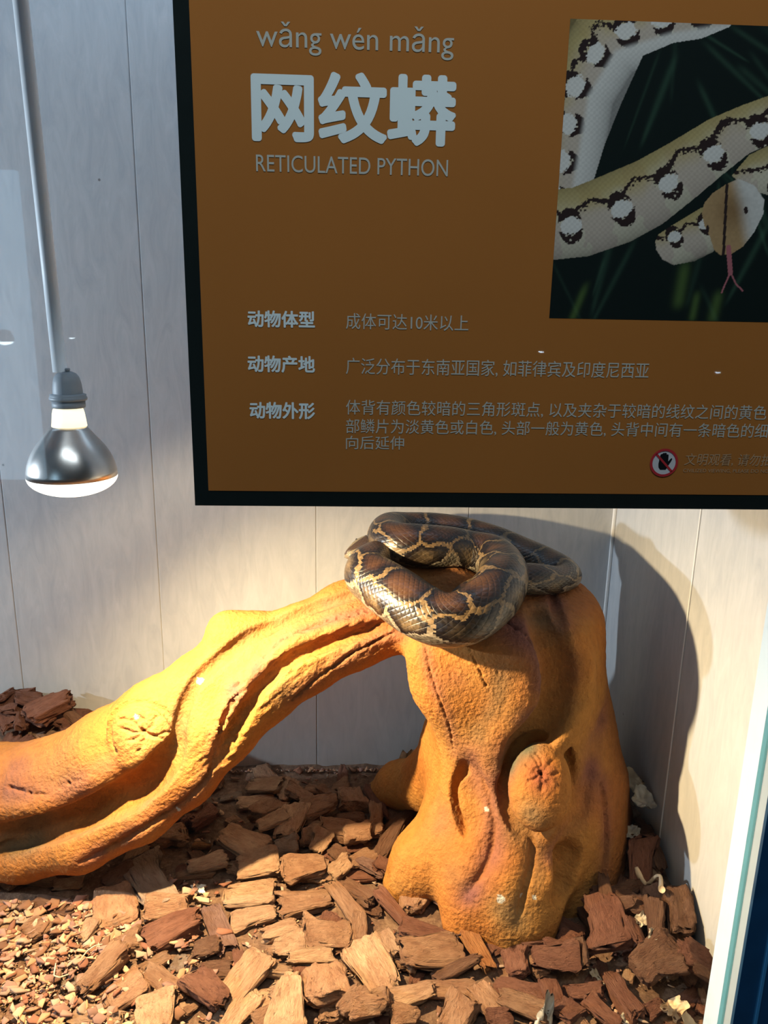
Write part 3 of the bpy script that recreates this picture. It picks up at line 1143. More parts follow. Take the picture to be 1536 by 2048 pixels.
def build_log():
    G = Field((-1.2, 1.09, -0.05), (0.636, 1.73, 0.70), 0.0046)

    def pts(L):
        return [aty(a, b, y) for a, b, y, r in L], [r / ppm(aty(a, b, y)) for a, b, y, r in L]
    # the arch: an upper strand that carries the sawn knot and a lower strand wound under it
    up = [(-190, 1606, 1.39, 94), (-20, 1590, 1.385, 94), (110, 1568, 1.38, 87), (225, 1508, 1.375, 86), (322, 1440, 1.385, 80), (415, 1370, 1.41, 69), (500, 1312, 1.44, 60),
          (600, 1270, 1.45, 57), (690, 1226, 1.46, 58), (790, 1196, 1.46, 64), (900, 1200, 1.45, 70)]
    G.chain(*pts(up), 0.03)
    lowr = [(-120, 1728, 1.36, 40), (50, 1712, 1.335, 46), (165, 1686, 1.31, 53), (280, 1622, 1.31, 60), (368, 1541, 1.335, 67), (438, 1452, 1.365, 75), (520, 1376, 1.39, 71),
            (610, 1318, 1.40, 66), (710, 1272, 1.405, 62), (820, 1240, 1.41, 58), (900, 1240, 1.41, 50)]
    G.chain(*pts(lowr), 0.022)
    back = [(-190, 1600, 1.50, 90), (110, 1580, 1.50, 85), (320, 1470, 1.49, 78), (500, 1340, 1.49, 60)]
    G.chain(*pts(back), 0.05)
    G.chain(*pts([(455, 1262, 1.44, 40), (500, 1262, 1.45, 34)]), 0.05)       # shoulder bump
    # the stump that holds the arch up
    T = Field((-1.2, 1.09, -0.05), (0.636, 1.73, 0.70), 0.0046)
    col = [(1075, 1690, 1.41, 176), (1048, 1560, 1.41, 178), (1036, 1470, 1.42, 164), (1022, 1340, 1.42, 164), (1004, 1240, 1.42, 176), (1000, 1100, 1.43, 172)]
    T.chain(*pts(col), 0.05)
    T.chain(*pts([(1118, 1660, 1.46, 108), (1108, 1440, 1.46, 82), (1090, 1240, 1.46, 75), (1085, 1120, 1.46, 72)]), 0.08)
    T.chain(*pts([(850, 1312, 1.33, 32), (885, 1370, 1.335, 40), (950, 1460, 1.34, 46)]), 0.07)
    roots = [
        [(960, 1590, 1.35, 95), (905, 1690, 1.32, 78), (845, 1730, 1.31, 58), (800, 1775, 1.30, 34)],
        [(930, 1500, 1.46, 90), (870, 1560, 1.52, 58), (800, 1570, 1.60, 40), (740, 1600, 1.66, 26)],
        [(985, 1640, 1.30, 82), (965, 1740, 1.245, 66), (945, 1800, 1.22, 52), (925, 1850, 1.20, 36)],
        [(1040, 1640, 1.28, 84), (1035, 1750, 1.225, 62), (1020, 1830, 1.195, 52), (1010, 1885, 1.18, 40)],
        [(1100, 1640, 1.29, 76), (1085, 1740, 1.235, 48), (1066, 1830, 1.20, 36), (1062, 1890, 1.185, 34)],
        [(1170, 1560, 1.37, 66), (1188, 1680, 1.335, 34), (1184, 1760, 1.31, 28), (1180, 1830, 1.29, 26)],
        [(1185, 1560, 1.43, 60), (1222, 1650, 1.45, 34), (1232, 1720, 1.45, 26)],
    ]
    for r in roots:
        T.chain(*pts(r), 0.045)
    # level off the top of the stump, a little higher towards the wall
    p0, nrm = np.array([0.30, 1.30, 0.566]), np.array([0.04, -0.09, 1.0])
    nrm /= np.linalg.norm(nrm)
    s, (X, Y, Z) = T.win((-0.1, 1.1, 0.4), (0.63, 1.73, 0.7))
    D = (X - p0[0]) * nrm[0] + (Y - p0[1]) * nrm[1] + (Z - p0[2]) * nrm[2]
    k = 0.06
    hh = np.maximum(k - np.abs(T.F[s] - D), 0) / k
    T.F[s] = np.maximum(T.F[s], D) + hh * hh * k * 0.25
    k = 0.022
    hh = np.maximum(k - np.abs(G.F - T.F), 0) / k
    G.F = np.minimum(G.F, T.F) - hh * hh * k * 0.25
    del T
    G.F[G.F.shape[0] - 1:] = 0.02
    tr = G.trace
    L = {}
    L['bulge'] = tr([(1000, 1235), (1049, 1267), (1076, 1302), (1088, 1345), (1084, 1400), (1052, 1447), (1017, 1494), (1004, 1545), (1004, 1590)])
    L['valley'] = tr([(1080, 1225), (1110, 1290), (1122, 1350), (1116, 1410), (1088, 1458), (1052, 1492), (1028, 1530)])
    L['bulge_ridge'] = tr([(985, 1290), (1030, 1308), (1056, 1350), (1052, 1400), (1020, 1448), (986, 1498), (976, 1550)])
    L['spine'] = tr([(1170, 1330), (1176, 1400), (1150, 1450), (1118, 1488)])
    L['crack_top'] = tr([(1103, 1185), (1119, 1236), (1131, 1298), (1134, 1345), (1130, 1400)])
    L['slit'] = tr([(922, 1532), (904, 1566), (904, 1600), (913, 1634), (928, 1668)])
    L['slit_r'] = tr([(940, 1545), (948, 1590), (952, 1640)])
    L['root_a'] = tr([(943, 1530), (970, 1590), (986, 1645), (984, 1700), (962, 1752), (931, 1793)])
    L['root_b'] = tr([(1021, 1617), (1056, 1652), (1072, 1695), (1064, 1750), (1048, 1800), (1040, 1850)])
    L['root_c'] = tr([(1190, 1530), (1180, 1570), (1174, 1629), (1138, 1668), (1103, 1715)])
    L['root_d'] = tr([(1203, 1568), (1214, 1620), (1216, 1680), (1207, 1770)])
    L['foot_gap'] = tr([(1140, 1700), (1140, 1750), (1130, 1800)])
    L['star'] = tr([(1160, 1590), (1158, 1640), (1140, 1690)])
    L['edge_l'] = tr([(852, 1300), (862, 1352), (884, 1410), (902, 1460), (905, 1500)])
    L['edge_r'] = tr([(1212, 1420), (1194, 1470), (1184, 1520), (1180, 1560)])
    L['fine_a'] = tr([(937, 1292), (950, 1318), (960, 1345), (972, 1372)])
    L['fine_b'] = tr([(972, 1290), (985, 1322), (998, 1350)])
    L['hollow'] = tr([(1000, 1350), (996, 1390), (980, 1430), (955, 1470)])
    L['log_valley'] = tr([(700, 1192), (610, 1219), (558, 1245), (497, 1274), (448, 1312), (399, 1352), (372, 1400), (358, 1449), (360, 1473), (352, 1517), (322, 1564), (264, 1611), (176, 1643), (123, 1667), (58, 1684), (0, 1692)])
    L['log_ledge'] = tr([(770, 1250), (660, 1284), (597, 1307), (558, 1333), (516, 1378), (487, 1430), (459, 1482), (440, 1524)])
    L['log_crack'] = tr([(741, 1224), (643, 1244), (562, 1280), (526, 1319), (497, 1355), (470, 1371)])
    L['low_crack'] = tr([(478, 1390), (452, 1420), (442, 1457), (431, 1532), (401, 1576), (352, 1617), (264, 1672), (164, 1725)])
    L['low_crack2'] = tr([(800, 1258), (700, 1310), (640, 1352), (585, 1400)])
    L['knot_under'] = tr([(222, 1530), (190, 1552), (140, 1566)])
    L['left_crack'] = tr([(20, 1574), (60, 1588), (110, 1588), (160, 1580)])
    L['under'] = tr([(-5, 1668), (60, 1660), (130, 1640), (200, 1608), (270, 1572), (325, 1530), (348, 1490)])
    L['lip'] = tr([(-5, 1622), (70, 1616), (150, 1588), (230, 1535), (292, 1512)])
    L['ledge_lip'] = tr([(750, 1230), (650, 1261), (585, 1285), (545, 1311), (500, 1357), (466, 1412), (436, 1465)])
    # the burl: a rounded sawn branch stub with a moat round it
    bc = G.hit(1080, 1572)
    tocam = (CP - bc) / np.linalg.norm(CP - bc)
    ax1 = np.cross(tocam, (0, 0, 1.0))
    ax1 /= np.linalg.norm(ax1)
    ax2 = np.cross(ax1, tocam)
    A = np.array([ax1, ax2, tocam])
    moat = np.array([bc + ax1 * 0.065 * math.cos(t) + ax2 * 0.087 * math.sin(t) for t in np.linspace(0, 2 * math.pi, 26)])
    # sawn knot on the arch
    kc = G.hit(285, 1468)
    kn = np.array([G.at(kc + e * 0.01) - G.at(kc - e * 0.01) for e in np.eye(3)])
    kn /= np.linalg.norm(kn)
    kn = kn * 0.8 + (CP - kc) / np.linalg.norm(CP - kc) * 0.45
    kn /= np.linalg.norm(kn)
    k1 = np.cross(kn, (0.75, 0, -0.62))
    k1 /= np.linalg.norm(k1)
    k2 = np.cross(kn, k1)
    G.ellipsoid(kc - kn * 0.010, np.array([k2, k1, kn]), (0.074, 0.064, 0.026), 0.006)
    rim = np.array([kc + k2 * 0.067 * math.cos(t) + k1 * 0.057 * math.sin(t) for t in np.linspace(-1.3, 2.3, 18)])
    # creases and ridges
    G.crease(L['bulge_ridge'], 0.034, -0.009)
    G.crease(L['spine'], 0.024, -0.016)
    G.crease(L['lip'], 0.020, -0.012)
    G.crease(L['ledge_lip'], 0.014, -0.008)
    G.cut(L['valley'], 0.026, 0.030)
    G.cut(L['crack_top'], 0.008, 0.010)
    G.cut(L['slit'], 0.0062, 0.030)
    G.crease(L['slit_r'], 0.020, 0.013)
    G.crease(L['root_a'], 0.020, 0.008)
    G.crease(L['root_b'], 0.022, 0.009)
    G.crease(L['root_c'], 0.018, 0.006)
    G.cut(L['root_a'], 0.0052, 0.014)
    G.cut(L['root_b'], 0.0052, 0.018)
    G.cut(L['root_c'], 0.0045, 0.009)
    G.crease(L['star'], 0.022, 0.014)
    G.cut(L['root_d'], 0.006, 0.010)
    G.cut(L['foot_gap'], 0.022, 0.040)
    G.crease(L['edge_r'], 0.012, 0.008)
    G.cut(L['log_valley'], 0.011, 0.016)
    G.cut(L['under'], 0.022, 0.036)
    G.cut(L['log_ledge'], 0.012, 0.022)
    G.cut(rim, 0.006, 0.010)
    G.cut(L['low_crack'], 0.005, 0.009)
    G.cut(moat, 0.011, 0.026, False)
    G.ellipsoid(bc + tocam * 0.018, A, (0.056, 0.078, 0.044), 0.003)
    V, Q = G.nets()
    # refine: one split of every quad, then relax and work in the cracks and the rough skin
    E = np.sort(np.concatenate([Q[:, [0, 1]], Q[:, [1, 2]], Q[:, [2, 3]], Q[:, [3, 0]]]), 1)
    Eu, inv = np.unique(E, axis=0, return_inverse=True)
    inv = inv.reshape(-1)
    n0, nq = len(V), len(Q)
    mid = (V[Eu[:, 0]] + V[Eu[:, 1]]) / 2
    cen = V[Q].mean(1)
    V2 = np.concatenate([V, mid, cen])
    e = [n0 + inv[i * nq:(i + 1) * nq] for i in range(4)]
    c = n0 + len(Eu) + np.arange(nq)
    Q2 = np.concatenate([np.stack(t, -1) for t in ((Q[:, 0], e[0], c, e[3]), (e[0], Q[:, 1], e[1], c), (c, e[1], Q[:, 2], e[2]), (e[3], c, e[2], Q[:, 3]))])
    for _ in range(2):
        s = np.zeros_like(V2)
        w = np.zeros(len(V2))
        for a, b in ((0, 1), (1, 2), (2, 3), (3, 0)):
            np.add.at(s, Q2[:, a], V2[Q2[:, b]])
            np.add.at(w, Q2[:, a], 1)
            np.add.at(s, Q2[:, b], V2[Q2[:, a]])
            np.add.at(w, Q2[:, b], 1)
        V2 = 0.45 * V2 + 0.55 * s / w[:, None]
    eps = 0.006
    nrm = np.stack([G.at(V2 + eps * u) - G.at(V2 - eps * u) for u in np.eye(3)], -1)
    nrm /= np.linalg.norm(nrm, axis=1)[:, None] + 1e-9

    def near(P, r, sub=None):
        """distance of every vertex to a polyline, and only exact within r"""
        d = np.full(len(V2), 1e3)
        m = np.all((V2 > P.min(0) - r) & (V2 < P.max(0) + r), axis=1)
        W = V2[m]
        best = np.full(len(W), 1e3)
        for a, b in zip(P[:-1], P[1:]):
            u = b - a
            t = np.clip(((W - a) @ u) / (u @ u + 1e-12), 0, 1)
            best = np.minimum(best, np.linalg.norm(W - a - t[:, None] * u, axis=1))
        d[m] = best
        return d
    wob = 0.0022 * vnoise(V2 * 160, 5)
    disp = np.zeros(len(V2))
    for key, w, dp in (('bulge', .0030, .006), ('crack_top', .0028, .006), ('root_a', .0030, .006), ('root_b', .0032, .008), ('root_c', .0028, .006), ('root_d', .003, .006),
                       ('edge_l', .0022, .0035), ('edge_r', .0028, .005), ('fine_a', .002, .0035), ('fine_b', .002, .003), ('log_crack', .0030, .008),
                       ('low_crack', .0032, .009), ('low_crack2', .003, .006), ('knot_under', .0032, .008), ('left_crack', .003, .007), ('log_valley', .0025, .003)):
        d = near(L[key], 0.02) + wob
        disp -= dp * np.exp(-(d / w) ** 2)
    r = np.random.default_rng(4)
    for cx_, cy_, rx_, ry_, dep in ((1082, 1545, 40, 44, .0036), (286, 1464, 58, 42, .0042)):      # radial checks of the two sawn ends
        for k in range(8):
            t = k * 2 * math.pi / 8 + r.uniform(-.25, .25)
            q1 = r.uniform(.65, 1.0)
            pl = G.trace([(cx_ + rx_ * q * math.cos(t + .25 * math.sin(5 * q + k)), cy_ + ry_ * q * math.sin(t + .25 * math.sin(5 * q + k))) for q in np.linspace(.05, q1, 6)], 7)
            if len(pl) > 1:
                disp -= dep * np.exp(-((near(pl, 0.02) + wob) / .0026) ** 2)
    P = V2
    disp += 0.0012 * fbm(P * 11, 31, 2) + 0.0006 * fbm(P * 70, 37, 2) + 0.0006 * vnoise(P * 210, 41)
    # coarse hacked grain on the lower strand's ledge
    dl = near(L['log_ledge'], 0.09)
    disp += 0.0028 * np.exp(-(dl / .05) ** 2) * vnoise(np.stack([(P[:, 0] * .8 + P[:, 2] * .6) * 45, P[:, 1] * 120, (P[:, 2] * .8 - P[:, 0] * .6) * 170], -1), 43)
    V2 = V2 + nrm * disp[:, None]
    # the paint: ochre body, purple-brown along the ridges and cracks, grey-green in some hollows (airbrushed bands of their own)
    ochre, orange, purple, green, red = map(np.array, ((.50, .225, .052), (.49, .178, .036), (.23, .088, .078), (.150, .140, .082), (.30, .085, .040)))
    a = sstep(-0.5, 0.6, fbm(P * 6, 51, 3))[:, None]
    colr = ochre * (1 - a) + orange * a

    def brush(col, tint, dist, w, amt):
        k = (1.3 * amt * np.exp(-(dist / (1.35 * w)) ** 2) * (0.75 + 0.35 * vnoise(P * 30, 61)))[:, None]
        k = np.clip(k, 0, 1)
        return col * (1 - k) + tint * k
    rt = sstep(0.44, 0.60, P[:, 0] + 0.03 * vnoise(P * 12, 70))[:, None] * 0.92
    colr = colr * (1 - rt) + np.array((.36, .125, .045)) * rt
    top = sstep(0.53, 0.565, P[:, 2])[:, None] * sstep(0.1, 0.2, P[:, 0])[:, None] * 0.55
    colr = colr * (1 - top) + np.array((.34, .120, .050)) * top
    for key, w, amt in (('root_a', .020, .75), ('bulge', .022, .7), ('crack_top', .016, .6), ('edge_r', .02, .6), ('edge_l', .012, .5), ('log_crack', .018, .65), ('low_crack', .016, .55),
                        ('root_c', .014, .5), ('knot_under', .016, .5), ('left_crack', .02, .5), ('low_crack2', .02, .5), ('root_d', .02, .5)):
        colr = brush(colr, purple, near(L[key], .06), w, amt)
    for key, w, amt in (('valley', .022, .85), ('log_valley', .016, .75), ('root_b', .016, .45), ('hollow', .016, .45)):
        colr = brush(colr, green, near(L[key], .06), w, amt)
    for q, w, amt, tint in (((1040, 1660), .022, .5, green), ((880, 1640), .03, .35, purple), ((945, 1505), .022, .6, purple), ((905, 1745), .02, .5, green), ((1010, 1820), .022, .5, green),
                            ((1020, 1260), .04, .6, purple), ((910, 1360), .02, .3, purple), ((20, 1540), .05, .6, purple), ((120, 1530), .04, .35, green), ((560, 1380), .03, .4, green), ((50, 1640), .05, .5, green)):
        hpt = G.hit(*q)
        if hpt is not None:
            colr = brush(colr, tint, np.linalg.norm(P - hpt, axis=1), w, amt)
    d = np.linalg.norm((P - (bc + tocam * 0.06 + ax2 * 0.016)) @ np.stack([ax1, ax2], -1) / np.array([1, 1.1]), axis=1)
    onb = np.linalg.norm((P - bc) @ A.T / np.array([.06, .08, .095]), axis=1) < 1.05
    k = (np.clip(1.25 - d / 0.030, 0, 1) * onb * 0.9)[:, None]
    colr = colr * (1 - k) + red * k
    k = (np.exp(-(np.linalg.norm((P - (bc - ax2 * 0.05 + ax1 * .01 + tocam * .05)), axis=1) / .028) ** 2) * onb * 0.6)[:, None]
    colr = colr * (1 - k) + green * k
    d = np.linalg.norm(P - kc, axis=1)
    k = (np.clip(1.2 - d / 0.060, 0, 1) * 0.45)[:, None]
    colr = colr * (1 - k) + np.array((.50, .27, .12)) * k
    dots = [(1001, 1798), (1040, 1790), (1069, 1794), (972, 1618), (400, 1362), (274, 1434), (357, 1619)]
    for (dx, dy), rr_ in zip(dots, (.0075, .004, .004, .005, .007, .005, .004)):
        hpt = G.hit(dx, dy)
        k = (np.linalg.norm(P - hpt, axis=1) + 0.002 * vnoise(P * 220, 77) < rr_)[:, None]
        colr = np.where(k, np.array((.62, .58, .48)), colr)
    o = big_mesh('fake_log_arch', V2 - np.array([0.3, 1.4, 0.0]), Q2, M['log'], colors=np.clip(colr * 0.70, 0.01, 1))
    o.location = (0.3, 1.4, 0.0)
    tag(o, 'ochre painted log arch with thick rooted stump, standing on the bark', 'log')
    return G


LOG = build_log()

# ------------------------------------------------------------------ the python
def build_snake():
    K = [(693, 1112, 1.50, 8), (703, 1106, 1.50, 14), (722, 1097, 1.51, 19), (745, 1088, 1.53, 21), (775, 1090, 1.56, 24), (815, 1105, 1.575, 30), (800, 1118, 1.54, 33),
         (768, 1116, 1.48, 37), (742, 1129, 1.43, 42), (738, 1150, 1.39, 48), (760, 1168, 1.36, 53), (796, 1193, 1.32, 57), (835, 1220, 1.285, 58),
         (882, 1241, 1.255, 57), (930, 1236, 1.25, 57), (970, 1210, 1.27, 56), (998, 1176, 1.32, 53), (1006, 1142, 1.40, 47), (985, 1116, 1.47, 46),
         (940, 1106, 1.49, 45), (895, 1098, 1.48, 46), (845, 1094, 1.47, 46), (800, 1090, 1.48, 45), (776, 1077, 1.52, 41), (782, 1062, 1.575, 38),
         (815, 1060, 1.605, 36), (865, 1062, 1.61, 37), (925, 1070, 1.60, 37), (985, 1090, 1.58, 40), (1040, 1116, 1.55, 43), (1088, 1136, 1.515, 43), (1120, 1146, 1.48, 37),
         (1133, 1153, 1.45, 29), (1112, 1161, 1.42, 30), (1070, 1159, 1.40, 33), (1025, 1160, 1.395, 33), (990, 1168, 1.385, 30), (958, 1176, 1.365, 24), (930, 1182, 1.34, 17), (908, 1190, 1.32, 9)]
    P = np.array([aty(a, b, y) for a, b, y, r in K])
    R = np.array([r / ppm(p) for p, (a, b, y, r) in zip(P, K)])
    # Catmull-Rom through the points
    PR = np.c_[P, R]
    PR = np.concatenate([[2 * PR[0] - PR[1]], PR, [2 * PR[-1] - PR[-2]]])
    out = []
    for i in range(1, len(PR) - 2):
        a, b, c, d = PR[i - 1:i + 3]
        for t in np.linspace(0, 1, 24, endpoint=False):
            out.append(0.5 * ((2 * b) + (c - a) * t + (2 * a - 5 * b + 4 * c - d) * t * t + (3 * b - a - 3 * c + d) * t ** 3))
    out = np.array(out)
    for _ in range(6):
        out[1:-1] = (out[:-2] + 2 * out[1:-1] + out[2:]) / 4
    s = np.r_[0, np.cumsum(np.linalg.norm(np.diff(out[:, :3], axis=0), axis=1))]
    n = int(s[-1] / 0.0030)
    u = np.linspace(0, s[-1], n)
    C = np.stack([np.interp(u, s, out[:, k]) for k in range(3)], -1)
    Rr = np.interp(u, s, out[:, 3])
    T = np.gradient(C, axis=0)
    T /= np.linalg.norm(T, axis=1)[:, None]
    # the back faces up and a little to the front
    D = np.tile(np.array([0.0, -0.30, 0.95]), (n, 1))
    D -= T * (D * T).sum(1)[:, None]
    D /= np.linalg.norm(D, axis=1)[:, None] + 1e-6
    for _ in range(12):
        D[1:-1] = (D[:-2] + D[1:-1] + D[2:]) / 3
        D -= T * (D * T).sum(1)[:, None]
        D /= np.linalg.norm(D, axis=1)[:, None] + 1e-6
    B = np.cross(T, D)
    m = 92
    th = np.linspace(0, 2 * math.pi, m, endpoint=False)
    # a python's section: rounded back, flatter belly; the head wider than high
    flatn = np.where(np.cos(th) < 0, 0.86, 0.98)
    hw = 1 + 0.22 * np.exp(-((u - 0.035) / 0.02) ** 2)
    hh = 1 - 0.22 * np.exp(-((u - 0.02) / 0.03) ** 2)
    V = (C[:, None] + (Rr * hh)[:, None, None] * (np.cos(th) * flatn)[None, :, None] * D[:, None]
         + (Rr * hw)[:, None, None] * np.sin(th)[None, :, None] * B[:, None] * 1.03)
    skin = 1 + 0.012 * vnoise(np.stack([np.cos(th)[None] * 2 + 0 * u[:, None], np.sin(th)[None] * 2 + 0 * u[:, None], u[:, None] * 16 + 0 * th[None]], -1), 9)
    V = C[:, None] + (V - C[:, None]) * skin[..., None]
    # resting bodies settle on the log instead of sinking into it
    V = V.reshape(-1, 3)
    for _ in range(2):
        d = LOG.at(V)
        e = 0.005
        g = np.stack([LOG.at(V + e * k) - LOG.at(V - e * k) for k in np.eye(3)], -1)
        g /= np.linalg.norm(g, axis=1)[:, None] + 1e-9
        inside = np.clip(0.0045 - d, 0, 0.03)
        V = V + g * inside[:, None]
    caps = [C[0] + T[0] * -Rr[0] * .7, C[-1] + T[-1] * Rr[-1]]
    i, j = np.meshgrid(np.arange(n - 1), np.arange(m), indexing='ij')
    Q = np.stack([i * m + j, i * m + (j + 1) % m, (i + 1) * m + (j + 1) % m, (i + 1) * m + j], -1).reshape(-1, 4)
    # the pattern, read per scale: large dark saddles netted by pale seams, smaller blotches along the flanks, pale belly
    fi, fj = i.reshape(-1).astype(float), j.reshape(-1).astype(float)
    st = (fi + 0.5) * 0.0030
    ang = (fj + 0.5) / m * 2 * math.pi
    ang = np.where(ang > math.pi, ang - 2 * math.pi, ang)           # 0 = spine
    per = 0.082
    fs, fa = st, ang
    st = st + 0.0010 * (fj % 2)                                  # scales sit in staggered rows
    r = np.random.default_rng(8)
    rows = []
    nb = int(s[-1] / per) + 3
    for k in range(-1, nb):
        rows.append((k * per + r.uniform(-.010, .010), r.uniform(-.28, .28), 0))
        for sd in (-1, 1):
            rows.append(((k + .5) * per + r.uniform(-.012, .012), sd * (1.34 + r.uniform(-.12, .12)), 1))
            rows.append((k * per * 1.0 + r.uniform(-.012, .012), sd * (1.98 + r.uniform(-.1, .1)), 2))
    rows = np.array(rows)
    sc = np.array([1.0 / per, 0.62])
    best = np.full((3, len(st)), 1e9)
    kind = np.zeros(len(st))
    wx = 0.012 * vnoise(np.stack([st * 42, ang * 2.3, st * 0], -1), 15)
    wy = 0.30 * vnoise(np.stack([st * 38, ang * 2.1, st * 0 + 7], -1), 16)
    for a, b, kd in rows:
        w = 1.0 if kd == 0 else (0.82 if kd == 1 else 0.8)
        d = np.hypot((st + wx - a) * sc[0], (ang + wy - b) * sc[1]) / w
        nw = d < best[0]
        best[1] = np.where(nw, best[0], np.minimum(best[1], d))
        best[0] = np.where(nw, d, best[0])
        kind = np.where(nw, kd, kind)
    edge = best[1] - best[0]
    jit = _hash(fi.astype(np.int64), fj.astype(np.int64), np.zeros(len(fi), np.int64), 5)
    edge = edge + 0.022 * jit
    net, rimc = edge < 0.10, edge < 0.27
    brown = np.array((.105, .046, .018))
    col = np.tile(brown, (len(st), 1))
    mid = sstep(0.26, 0.8, edge)[:, None]
    col = np.array((.038, .016, .009)) * (1 - mid) + np.array((.125, .052, .018)) * mid
    lat = kind == 1
    latc = np.array((.030, .020, .014)) * (1 - mid) + np.array((.20, .135, .070)) * mid
    latc = latc * (1 + 0.30 * jit[:, None])
    col = np.where(lat[:, None], latc, col)
    low = kind == 2
    lowc = np.array((.15, .125, .09)) * (1 + 0.5 * jit[:, None])
    col = np.where(low[:, None], lowc, col)
    black = np.array((.013, .008, .007))
    col = np.where((rimc & ~low)[:, None], black, col)
    tan = np.array((.36, .225, .100)) * (0.85 + 0.25 * jit[:, None]) * (1 - 0.0 * st[:, None])
    pale = np.array((.46, .39, .29)) * (0.85 + 0.3 * jit[:, None])
    flank = sstep(0.9, 1.7, np.abs(ang))[:, None]
    col = np.where(net[:, None], tan * (1 - flank) + pale * flank, col)
    belly = sstep(2.12, 2.4, np.abs(ang) + 0.10 * jit)[:, None]
    spk = (vnoise(np.stack([st * 160, ang * 7, st * 0], -1), 22) > 0.42)[:, None]
    bel = np.where(spk, np.array((.05, .045, .045)), np.array((.52, .47, .36)))
    col = col * (1 - belly) + bel * belly
    # head: tan crown with a dark arrow and a dark bar through the eye
    st, ang = fs, fa
    h = (st < 0.055)
    hc = np.where((np.abs(ang) < 0.42)[:, None], np.array((.09, .05, .028)), np.array((.33, .26, .16)))
    bar = (np.abs(np.abs(ang) - 1.35) < 0.26) & (st > 0.006)
    hc = np.where(bar[:, None], np.array((.03, .022, .016)), hc)
    hc = np.where((np.abs(ang) > 1.75)[:, None], np.array((.48, .44, .36)), hc)
    col = np.where(h[:, None], hc, col)
    uv = np.stack([np.stack([(i + a).reshape(-1) * 0.25, (j + b).reshape(-1) * 0.25], -1) for a, b in ((0, 0), (0, 1), (1, 1), (1, 0))], 1)
    # close the snout and the tail tip
    nv = len(V)
    V = np.concatenate([V, caps])
    jj = np.arange(0, m, 2)
    cq = np.stack([np.full(len(jj), nv), (jj + 2) % m, jj + 1, jj], -1)
    tq = np.stack([np.full(len(jj), nv + 1), (n - 1) * m + jj, (n - 1) * m + jj + 1, (n - 1) * m + (jj + 2) % m], -1)
    Q = np.concatenate([Q, cq, tq])
    col = np.concatenate([col, np.tile((.35, .30, .2), (len(cq), 1)), np.tile((.1, .06, .03), (len(tq), 1))])
    uv = np.concatenate([uv, np.zeros((len(cq) + len(tq), 4, 2))]).reshape(-1, 2)
    base = np.array([0.2, 1.4, 0.56])
    o = big_mesh('python_snake', V - base, Q, M['scales'], per_face=np.clip(col * 0.52, .004, 1), uv=uv)
    o.location = base
    tag(o, 'dark brown patterned python coiled in loops on top of the stump', 'snake')
    # its eyes
    k = 14
    for sd in (-1, 1):
        e = C[k] + Rr[k] * (math.cos(1.15) * D[k] * hh[k] + sd * math.sin(1.15) * B[k] * hw[k] * 1.0)
        v = MB().lathe([(0.0001, -.0028), (.0020, -.002), (.0028, 0), (.0020, .002), (0.0001, .0028)], e, 12)
        v.build('eye', M['sign_black'], o, True)


build_snake()

# ------------------------------------------------------------------ bark chips
def chip_mesh(seed, kind):
    """one flaky piece of pine bark, about 1 long, 1 wide and 1 thick before it is scaled"""
    r = np.random.default_rng(seed)
    bm = bmesh.new()
    bmesh.ops.create_icosphere(bm, subdivisions=4, radius=1.0)
    P = np.array([v.co[:] for v in bm.verts])
    F = [[v.index for v in f.verts] for f in bm.faces]
    bm.free()
    e = {'slab': 0.30, 'nugget': 0.50, 'stick': 0.42}[kind]
    # superquadric: boxy from the side, an irregular polygon from above
    S_ = np.sign(P) * np.abs(P) ** e
    S_ /= np.maximum(np.max(np.abs(S_), axis=1)[:, None], 1e-6) ** 0.25
    a = np.arctan2(P[:, 1], P[:, 0])
    nk = r.integers(5, 9)
    ka = np.sort(r.uniform(-math.pi, math.pi, nk))
    kv = r.uniform(0.62, 1.15, nk)
    rad = np.interp(a, np.r_[ka - 2 * math.pi, ka, ka + 2 * math.pi], np.r_[kv, kv, kv])
    Q = S_ * np.stack([rad, rad, np.ones(len(P))], -1)
    t = r.uniform(-.35, .35)
    Q[:, 1] *= 1 + t * Q[:, 0]
    Q[:, 2] *= 1 + r.uniform(-.3, .3) * Q[:, 0]
    Q[:, 1] += r.uniform(-.22, .22) * (Q[:, 0] ** 2 - .4)
    Q[:, 2] += r.uniform(-.30, .30) * (Q[:, 0] ** 2 - .4)
    # layered flakes: terraces on the faces, ragged ends
    lay = fbm(np.stack([Q[:, 0] * 1.3, Q[:, 1] * 2.6, Q[:, 2] * .4 + seed], -1), seed, 3)
    st = np.round(lay * 3.2) / 3.2
    Q[:, 2] += 0.30 * (0.65 * st + 0.35 * lay) * np.sign(P[:, 2]) * (np.abs(P[:, 2]) > .15)
    grain = vnoise(np.stack([Q[:, 0] * 2.2, Q[:, 1] * 11, Q[:, 2] * 7 + seed], -1), seed + 3)
    Q[:, 2] += 0.07 * grain
    sidew = 1 - np.abs(P[:, 2])
    Q[:, 1] += 0.10 * sidew * fbm(np.stack([Q[:, 0] * 3, Q[:, 2] * 5, Q[:, 1] * 0 + seed], -1), seed + 5, 3) * np.sign(P[:, 1])
    Q[:, 0] += 0.17 * sidew * fbm(np.stack([Q[:, 1] * 5, Q[:, 2] * 7, Q[:, 0] * 0 + seed], -1), seed + 7, 3) * np.sign(P[:, 0])
    Q += 0.06 * np.stack([fbm(Q * 2.5, seed + 11 + q, 2) for q in range(3)], -1)
    Q -= (Q.max(0) + Q.min(0)) / 2
    Q /= (Q.max(0) - Q.min(0))
    me = bpy.data.meshes.new('bark_chip')
    me.from_pydata(Q.tolist(), [], F)
    me.update()
    me.polygons.foreach_set('use_smooth', [True] * len(F))
    me.materials.append(M['bark'])
    return me


